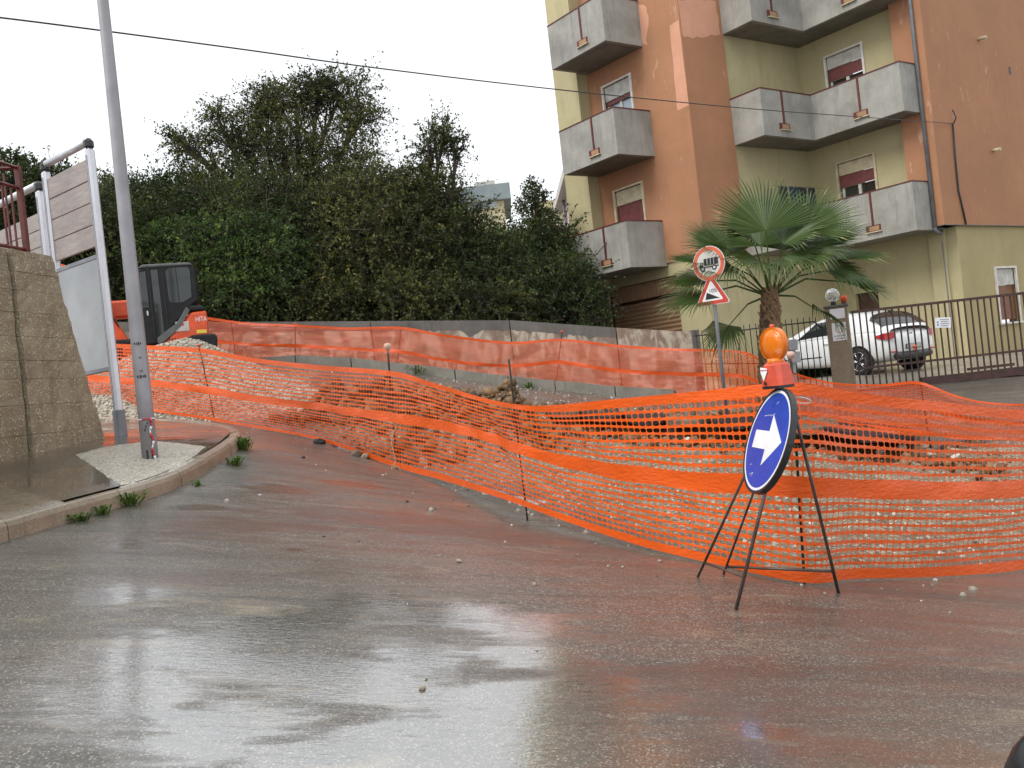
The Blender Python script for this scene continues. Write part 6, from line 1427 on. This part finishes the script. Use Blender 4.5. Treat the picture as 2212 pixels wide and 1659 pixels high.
# ================================================================ OVERHEAD CABLE
se, ze = hitv(2055 / .5486, 268 / .5486, KR, Vd); ce = KR + Vd * se + NSi * .04
end = Vector((ce.x, ce.y, ze)); ed = end.y
cA = at(0, 38, 8.0).xy; cD = end.xy - cA
def on_plan(px, py):
    e = Vector((0, 0)); r = at(px, py, 1); k = (cA.x * cD.y - cA.y * cD.x) / (r.x * cD.y - r.y * cD.x); return at(px, py, k)
cab_pts = [on_plan(*p) for p in ((-250, 10), (0, 38), (220, 66), (520, 106), (830, 149), (1220, 195), (1600, 233), (1850, 252))] + [end]
tag(MB().tube(catmull([tuple(p) for p in cab_pts], 8), .0085, 6).build('overhead_cable', M['cable']), 'black overhead cable crossing the sky to the orange wall', 'cable')
wc = [end] + [Vector((c.x, c.y, z)) + NSi * .03 for s, z in (hitv(3759, 640, KR, Vd), hitv(3770, 750, KR, Vd), hitv(3800, 885, KR, Vd)) for c in (KR + Vd * s,)]
tag(MB().tube(wc, .022, 6).build('wall_conduit', M['cable']), 'dark cable conduit running down the orange end wall', 'conduit')
for k, (x, y) in enumerate(((1995, 262), (2015, 266), (2035, 269))):
    p = at(x, y, ed - .2); 
tag(MB().tube([end + NSi * .02, end + NSi * .10 + UP * .12, end + NSi * .05 + UP * .30, end + NSi * .02 + UP * .34], .016, 6).build('cable_bracket', M['cable']), 'bent black bracket where the cable meets the orange wall', 'bracket')

# ================================================================ TREES
def tree(name, label, trunk, blobs, mat, leaf=.075, dens=170, per=15, lenr=(.5, 1.15), droop=.35, cat='tree', group='trees and bushes behind the wall', seed=0, limb=True, up=.35, gap=.0):
    rng = np.random.default_rng(seed + 100); tp0 = at(trunk[0], trunk[1], trunk[2]); b0 = Vector((tp0.x, tp0.y, gz(tp0.x, tp0.y) - .2))
    t = thing(name, label, cat, b0, group=group); off = np.array(b0); tw = MB(); C = []; starts = []; dirs = []; lens = []
    cs = []
    for (px, py, d, rx, rz) in blobs:
        c = np.array(at(px, py, d)); cs.append((c, rx, rz)); n = int(dens * rx * (rz + .35) * 2)
        u = rng.normal(size=(n, 3)); u /= np.linalg.norm(u, axis=1)[:, None]; r = rng.random(n) ** .45
        lump = .75 + .5 * np.array([mnoise.noise((float(a[0]) * 2 + px, float(a[1]) * 2, float(a[2]) * 2 + py)) + .5 for a in u])
        P = c + u * (r * lump)[:, None] * np.array([rx, rx * .8, rz]); dd = u * .8 + rng.normal(size=(n, 3)) * .55; dd[:, 2] += up; dd /= np.linalg.norm(dd, axis=1)[:, None]
        starts.append(P); dirs.append(dd); lens.append(rng.uniform(*lenr, n) * min(1, .45 + rx * .4) * np.where(rng.random(n) < .07, 1.9, 1.))
    S = np.vstack(starts); D = np.vstack(dirs); Ln = np.concatenate(lens); n = len(S)
    tt = (np.arange(per) + .6) / per; tt = tt[None] + rng.uniform(-.03, .03, (n, per)); g = droop * Ln
    P = S[:, None] + D[:, None] * (Ln[:, None] * tt)[..., None]; P[..., 2] -= g[:, None] * tt ** 2
    P += rng.normal(size=P.shape) * .025
    ld = D[:, None] * .5 + rng.normal(size=P.shape) * .75; ld[..., 2] -= .15; ld /= np.linalg.norm(ld, axis=-1)[..., None]
    sd_ = np.cross(ld, rng.normal(size=P.shape)); sd_ /= np.linalg.norm(sd_, axis=-1)[..., None]
    sz_ = leaf * rng.uniform(.6, 1.35, P.shape[:2])[..., None]
    q = np.stack([P, P + ld * sz_ * .5 + sd_ * sz_ * .27, P + ld * sz_, P + ld * sz_ * .5 - sd_ * sz_ * .27], 2).reshape(-1, 3) - off
    F = np.arange(len(q)).reshape(-1, 4); me = fastmesh('crown', q, F, 4)
    cl = np.array([mnoise.noise((float(a[0]) * 1.1, float(a[1]) * 1.1, float(a[2]) * 1.1 + seed)) for a in S]) * .55  # clump noise paints highlighted and shaded masses into the leaf tint
    tint = np.clip(np.repeat(rng.beta(2, 3.0, n) * .8 + cl, per) + rng.random(n * per) * .22 - .02, 0, 1); me.attributes.new('tint', 'FLOAT', 'FACE').data.foreach_set('value', tint.astype(np.float32))
    addobj('crown', me, mat, t)
    # twigs, three-sided
    kk = np.arange(3) * 2.094; e1 = np.cross(D, [0.3, .2, 1.]); e1 /= np.linalg.norm(e1, axis=1)[:, None]; e2 = np.cross(D, e1)
    st = []
    for f_, rad in ((-.25, .010), (.45, .006), (.95, .003)):
        c = S + D * (Ln * f_)[:, None]; c[:, 2] -= g * max(0, f_) ** 2; st.append(np.stack([c + (e1 * math.cos(a) + e2 * math.sin(a)) * rad for a in kk], 1))
    Vt = np.stack(st, 1).reshape(-1, 3) - off; b9 = (np.arange(n) * 9)[:, None, None]; fq = np.array([[0, 1, 4, 3], [1, 2, 5, 4], [2, 0, 3, 5], [3, 4, 7, 6], [4, 5, 8, 7], [5, 3, 6, 8]])[None]
    addobj('twigs', fastmesh('twigs', Vt, (b9 + fq).reshape(-1, 4), 4), M['bark'], t)
    # trunk and limbs
    tr = MB(); hmax = max(c[2] for c, _, _ in cs); top = sum((Vector(c) for c, _, _ in cs), Vector()) / len(cs)
    fork = b0 + (Vector((top.x, top.y, 0)) - Vector((b0.x, b0.y, 0))) * .35 + UP * max(.6, (top.z - b0.z) * .45); r0 = .05 + .02 * (hmax - b0.z)
    tr.tube([b0, b0 + (fork - b0) * .5 + Vector((.08, 0, 0)), fork], [r0, r0 * .85, r0 * .7], 8)
    for c, rx, rz in cs:
        c = Vector(c); m_ = fork + (c - fork) * .5 + Vector((rng.uniform(-.25, .25), rng.uniform(-.2, .2), rng.uniform(.0, .3)))
        tr.tube([fork - UP * .1, m_, c], [r0 * .5, r0 * .36, r0 * .2], 6)
        for _ in range(4):
            e = c + Vector((rng.normal() * rx * .6, rng.normal() * rx * .4, abs(rng.normal()) * rz * .6)); tr.tube([m_ + (c - m_) * .5, (m_ + c + e) / 3 + UP * .05, e], [r0 * .2, r0 * .14, .012], 5)
    tr.build('trunk', M['bark'], t); return t
G_ = M['leafgreen']; DK = M['leafdark']; OL = M['leafolive']
tree('broadleaf_tree', 'tallest loose-crowned tree in the centre with bare limbs against the sky', (640, 690, 25.5), [(640, 222, 25.5, 1.1, .35), (560, 250, 25.5, .8, .35), (735, 205, 25.5, .9, .4), (775, 262, 25.3, .6, .5), (515, 310, 25.3, .75, .45), (415, 318, 25.3, .5, .3), (385, 305, 25.3, .25, .15), (470, 255, 25.3, .3, .2), (690, 185, 25.5, .5, .2), (590, 205, 25.5, .4, .2), (620, 325, 25, 1.2, .6), (745, 370, 25, 1.0, .8), (480, 400, 25, 1.1, .6), (640, 440, 25, 1.7, .9)], OL, .085, 165, 15, (.6, 1.4), .34, seed=1)
tree('broadleaf_tree', 'slender tree with a ragged tip right of the tallest tree', (930, 690, 24.5), [(960, 285, 24.5, .4, .35), (930, 322, 24.5, .35, .3), (985, 322, 24.5, .3, .3), (920, 390, 24.5, .6, .4), (860, 415, 24.3, .8, .5), (945, 440, 24.3, .8, .6), (900, 500, 24.2, 1.9, 1.3), (820, 470, 24.2, 1.3, 1.1)], OL, .085, 150, 15, (.5, 1.1), .25, seed=2)
tree('broadleaf_tree', 'small pointed tree beside the yellow end of the apartment block', (1160, 690, 24.5), [(1156, 412, 24.5, .2, .3), (1150, 452, 24.5, .4, .35), (1180, 500, 24.5, .45, .4), (1125, 535, 24.3, .5, .5), (1175, 560, 24.2, 1.1, 1.0)], DK, .085, 150, 15, (.4, .85), .22, seed=3)
tree('broadleaf_tree', 'round dark tree below the distant cream house', (1040, 700, 23.6), [(1010, 490, 23.6, .5, .4), (1075, 545, 23.6, .8, .6), (990, 560, 23.5, 1.2, .9), (1080, 620, 23.4, 1.5, 1.0), (960, 640, 23.2, 1.5, .9)], DK, .085, 150, 15, seed=4)
tree('bamboo_clump', 'feathery clump behind the lamp pole', (270, 720, 25), [(255, 425, 25, .9, .3), (320, 420, 25, .9, .3), (395, 410, 25, .8, .35), (250, 490, 24.8, 1.5, .7), (350, 485, 24.6, 1.7, .8), (280, 540, 24.2, 1.8, 1.2), (400, 520, 24.2, 1.7, 1.2)], DK, .085, 180, 13, (.6, 1.2), .45, seed=5, up=.7)
tree('green_bush', 'bright green arching bush just behind the excavator cab', (450, 740, 21.5), [(350, 535, 21.6, .8, .5), (440, 525, 21.6, 1.0, .5), (530, 520, 21.8, 1.1, .6), (480, 590, 21.4, 1.3, .7), (580, 575, 21.6, 1.1, .7), (360, 600, 21.4, 1.1, .7), (540, 640, 21.2, 1.3, .5)], G_, .085, 170, 15, (.5, 1.0), .55, 'bush', seed=6)
tree('broadleaf_tree', 'dark dense tree between the bright bush and the tallest tree', (600, 730, 23.6), [(560, 480, 23.6, 1.7, 1.2), (660, 545, 23.5, 1.8, 1.2), (600, 620, 23.2, 1.8, 1.0), (470, 490, 23.8, 1.2, 1.0)], DK, .085, 150, 15, seed=7)
tree('broadleaf_tree', 'olive tree mass in front of the tallest tree', (780, 720, 22.8), [(760, 470, 23.2, 1.5, 1.2), (820, 560, 22.8, 1.8, 1.2), (720, 600, 22.6, 1.6, 1.1), (800, 645, 22.4, 1.6, .7)], OL, .085, 150, 15, (.5, 1.1), .4, seed=8)
tree('green_bush', 'low bush spilling over the wall below the olive tree', (880, 720, 21.8), [(700, 655, 21.8, 1.1, .5), (790, 660, 21.7, 1.1, .5), (890, 650, 21.7, 1.3, .6), (990, 660, 21.6, 1.2, .55), (1080, 668, 21.6, 1.0, .5)], OL, .085, 160, 15, (.4, .9), .5, 'bush', seed=9)
tree('broadleaf_tree', 'dark tree tight against the left side of the apartment block', (1215, 720, 23), [(1215, 545, 24.3, .4, .5), (1225, 600, 23.2, .6, .6), (1185, 640, 22.8, 1.2, .9), (1130, 655, 22.6, 1.1, .7), (1250, 670, 22.4, .8, .7)], DK, .085, 150, 15, seed=10)
tree('broadleaf_tree', 'tree with knobbly crown behind the notice boards at the far left', (60, 700, 21), [(20, 350, 20.5, .35, .2), (70, 372, 20.5, .35, .25), (40, 420, 20.5, .8, .4), (125, 390, 20.8, .5, .35), (160, 480, 21, 1.4, 1.1), (190, 590, 21, 1.5, 1.1), (100, 560, 21, 1.4, 1.3), (10, 480, 21, 1.3, 1.1)], DK, .075, 190, 15, (.3, .7), .2, seed=11)
for k, (x, y) in enumerate(((160, 600), (340, 640), (520, 640), (700, 640), (880, 640), (1040, 630), (1180, 640))):
    tree('hedge_tree', ('ivy-dark thicket low at the left behind the notice boards', 'dark thicket low behind the excavator cab', 'dark thicket low right of the excavator', 'dark thicket low below the tallest tree', 'dark thicket low in the middle behind the wall', 'dark thicket low under the distant cream house', 'dark thicket low beside the apartment block')[k], (x, 720, 27), [(x - 60, y - 60, 27.5, 1.9, 1.1), (x + 60, y - 40, 27, 1.9, 1.1), (x, y + 30, 26.5, 2.2, 1.0)], DK, .11, 130, 12, (.6, 1.2), .4, seed=20 + k)
# ================================================================ DISTANT HOUSES
def house(name, label, px0, px1, ptop, d, mat, roof, depth=8, band=.0, wins=(), hh=26, slope=0.):
    A, B = at(*px0, d), at(*px1, d * (1 + slope)); t = thing(name, label, 'house', (A.x, A.y, gz(A.x, A.y) - 1), group='distant houses on the hill'); nn = Vector((0, -1, 0)); z1 = B.z
    zb_ = gz(A.x, A.y) - 1
    MB().quadbox(Vector((A.x, A.y, zb_)), Vector((B.x, B.y, zb_)), UP * (z1 - zb_), depth, nn).build('wall', mat, t)
    r = MB().quadbox(Vector((A.x - .8, A.y - .8, z1 - band)), Vector((B.x + .8, B.y - .8, z1 - band)), UP * (band + .3), depth + 1.6, nn).build('roof', roof, t)
    for (wx, wy, w, h) in wins:
        p = at(wx, wy, d * .999); win = MB().box(p, (w, .2, h)).build('window', M['greypanel'], t); MB().box(p + Vector((0, -.12, -.2)), (w * .8, .05, h * .7)).build('pane', M['glass'], win)
    return t
house('distant_house', 'cream house with grey-green roof band above the trees', (985, 414), (1085, 405), 0, 92, M['cream'], M['slate'], 10, 1.4, [(1050, 422, 2.2, 3.0), (1018, 430, 2.0, 2.6)])
house('distant_house', 'low ochre house roof just showing behind the small pointed tree', (1172, 446), (1212, 440), 0, 85, M['cream'], M['yellow'], 8, .5)
pk = at(1240, 440, 60); PKH = thing('distant_house', 'pink house with sloping grey eaves beside the apartment block', 'house', (pk.x, pk.y, gz(pk.x, pk.y) - 1), group='distant houses on the hill')
A, B = at(1214, 452, 66), at(1262, 414, 50); zb_ = gz(A.x, A.y) - 2
dA = Vector((B.x - A.x, B.y - A.y, 0)).normalized(); nA = Vector((dA.y, -dA.x, 0)); nA = -nA if nA.y > 0 else nA; zr0 = A.z
MB().quadbox(Vector((A.x, A.y, zb_)), Vector((B.x, B.y, zb_)), UP * (zr0 - zb_), 8, nA).build('wall', M['pink'], PKH)
MB().quadbox(Vector((A.x, A.y, zr0 - .05)) + nA * .6 - dA * .5, Vector((B.x, B.y, zr0 - .05)) + nA * .6, UP * .55, 9, nA).build('eaves', M['greypanel'], PKH)
MB().quadbox(Vector((A.x, A.y, zr0 - 2.6)) + nA * .25, Vector((B.x, B.y, zr0 - 2.6)) + nA * .25, UP * .3, .3, nA).build('ledge', M['greypanel'], PKH)
for s in (3.5, 7.5, 11.5): MB().tube([Vector((A.x, A.y, zr0)) + dA * s + nA * .15, Vector((A.x, A.y, zb_)) + dA * s + nA * .15], .12, 6).build('drainpipe', M['drain'], PKH)
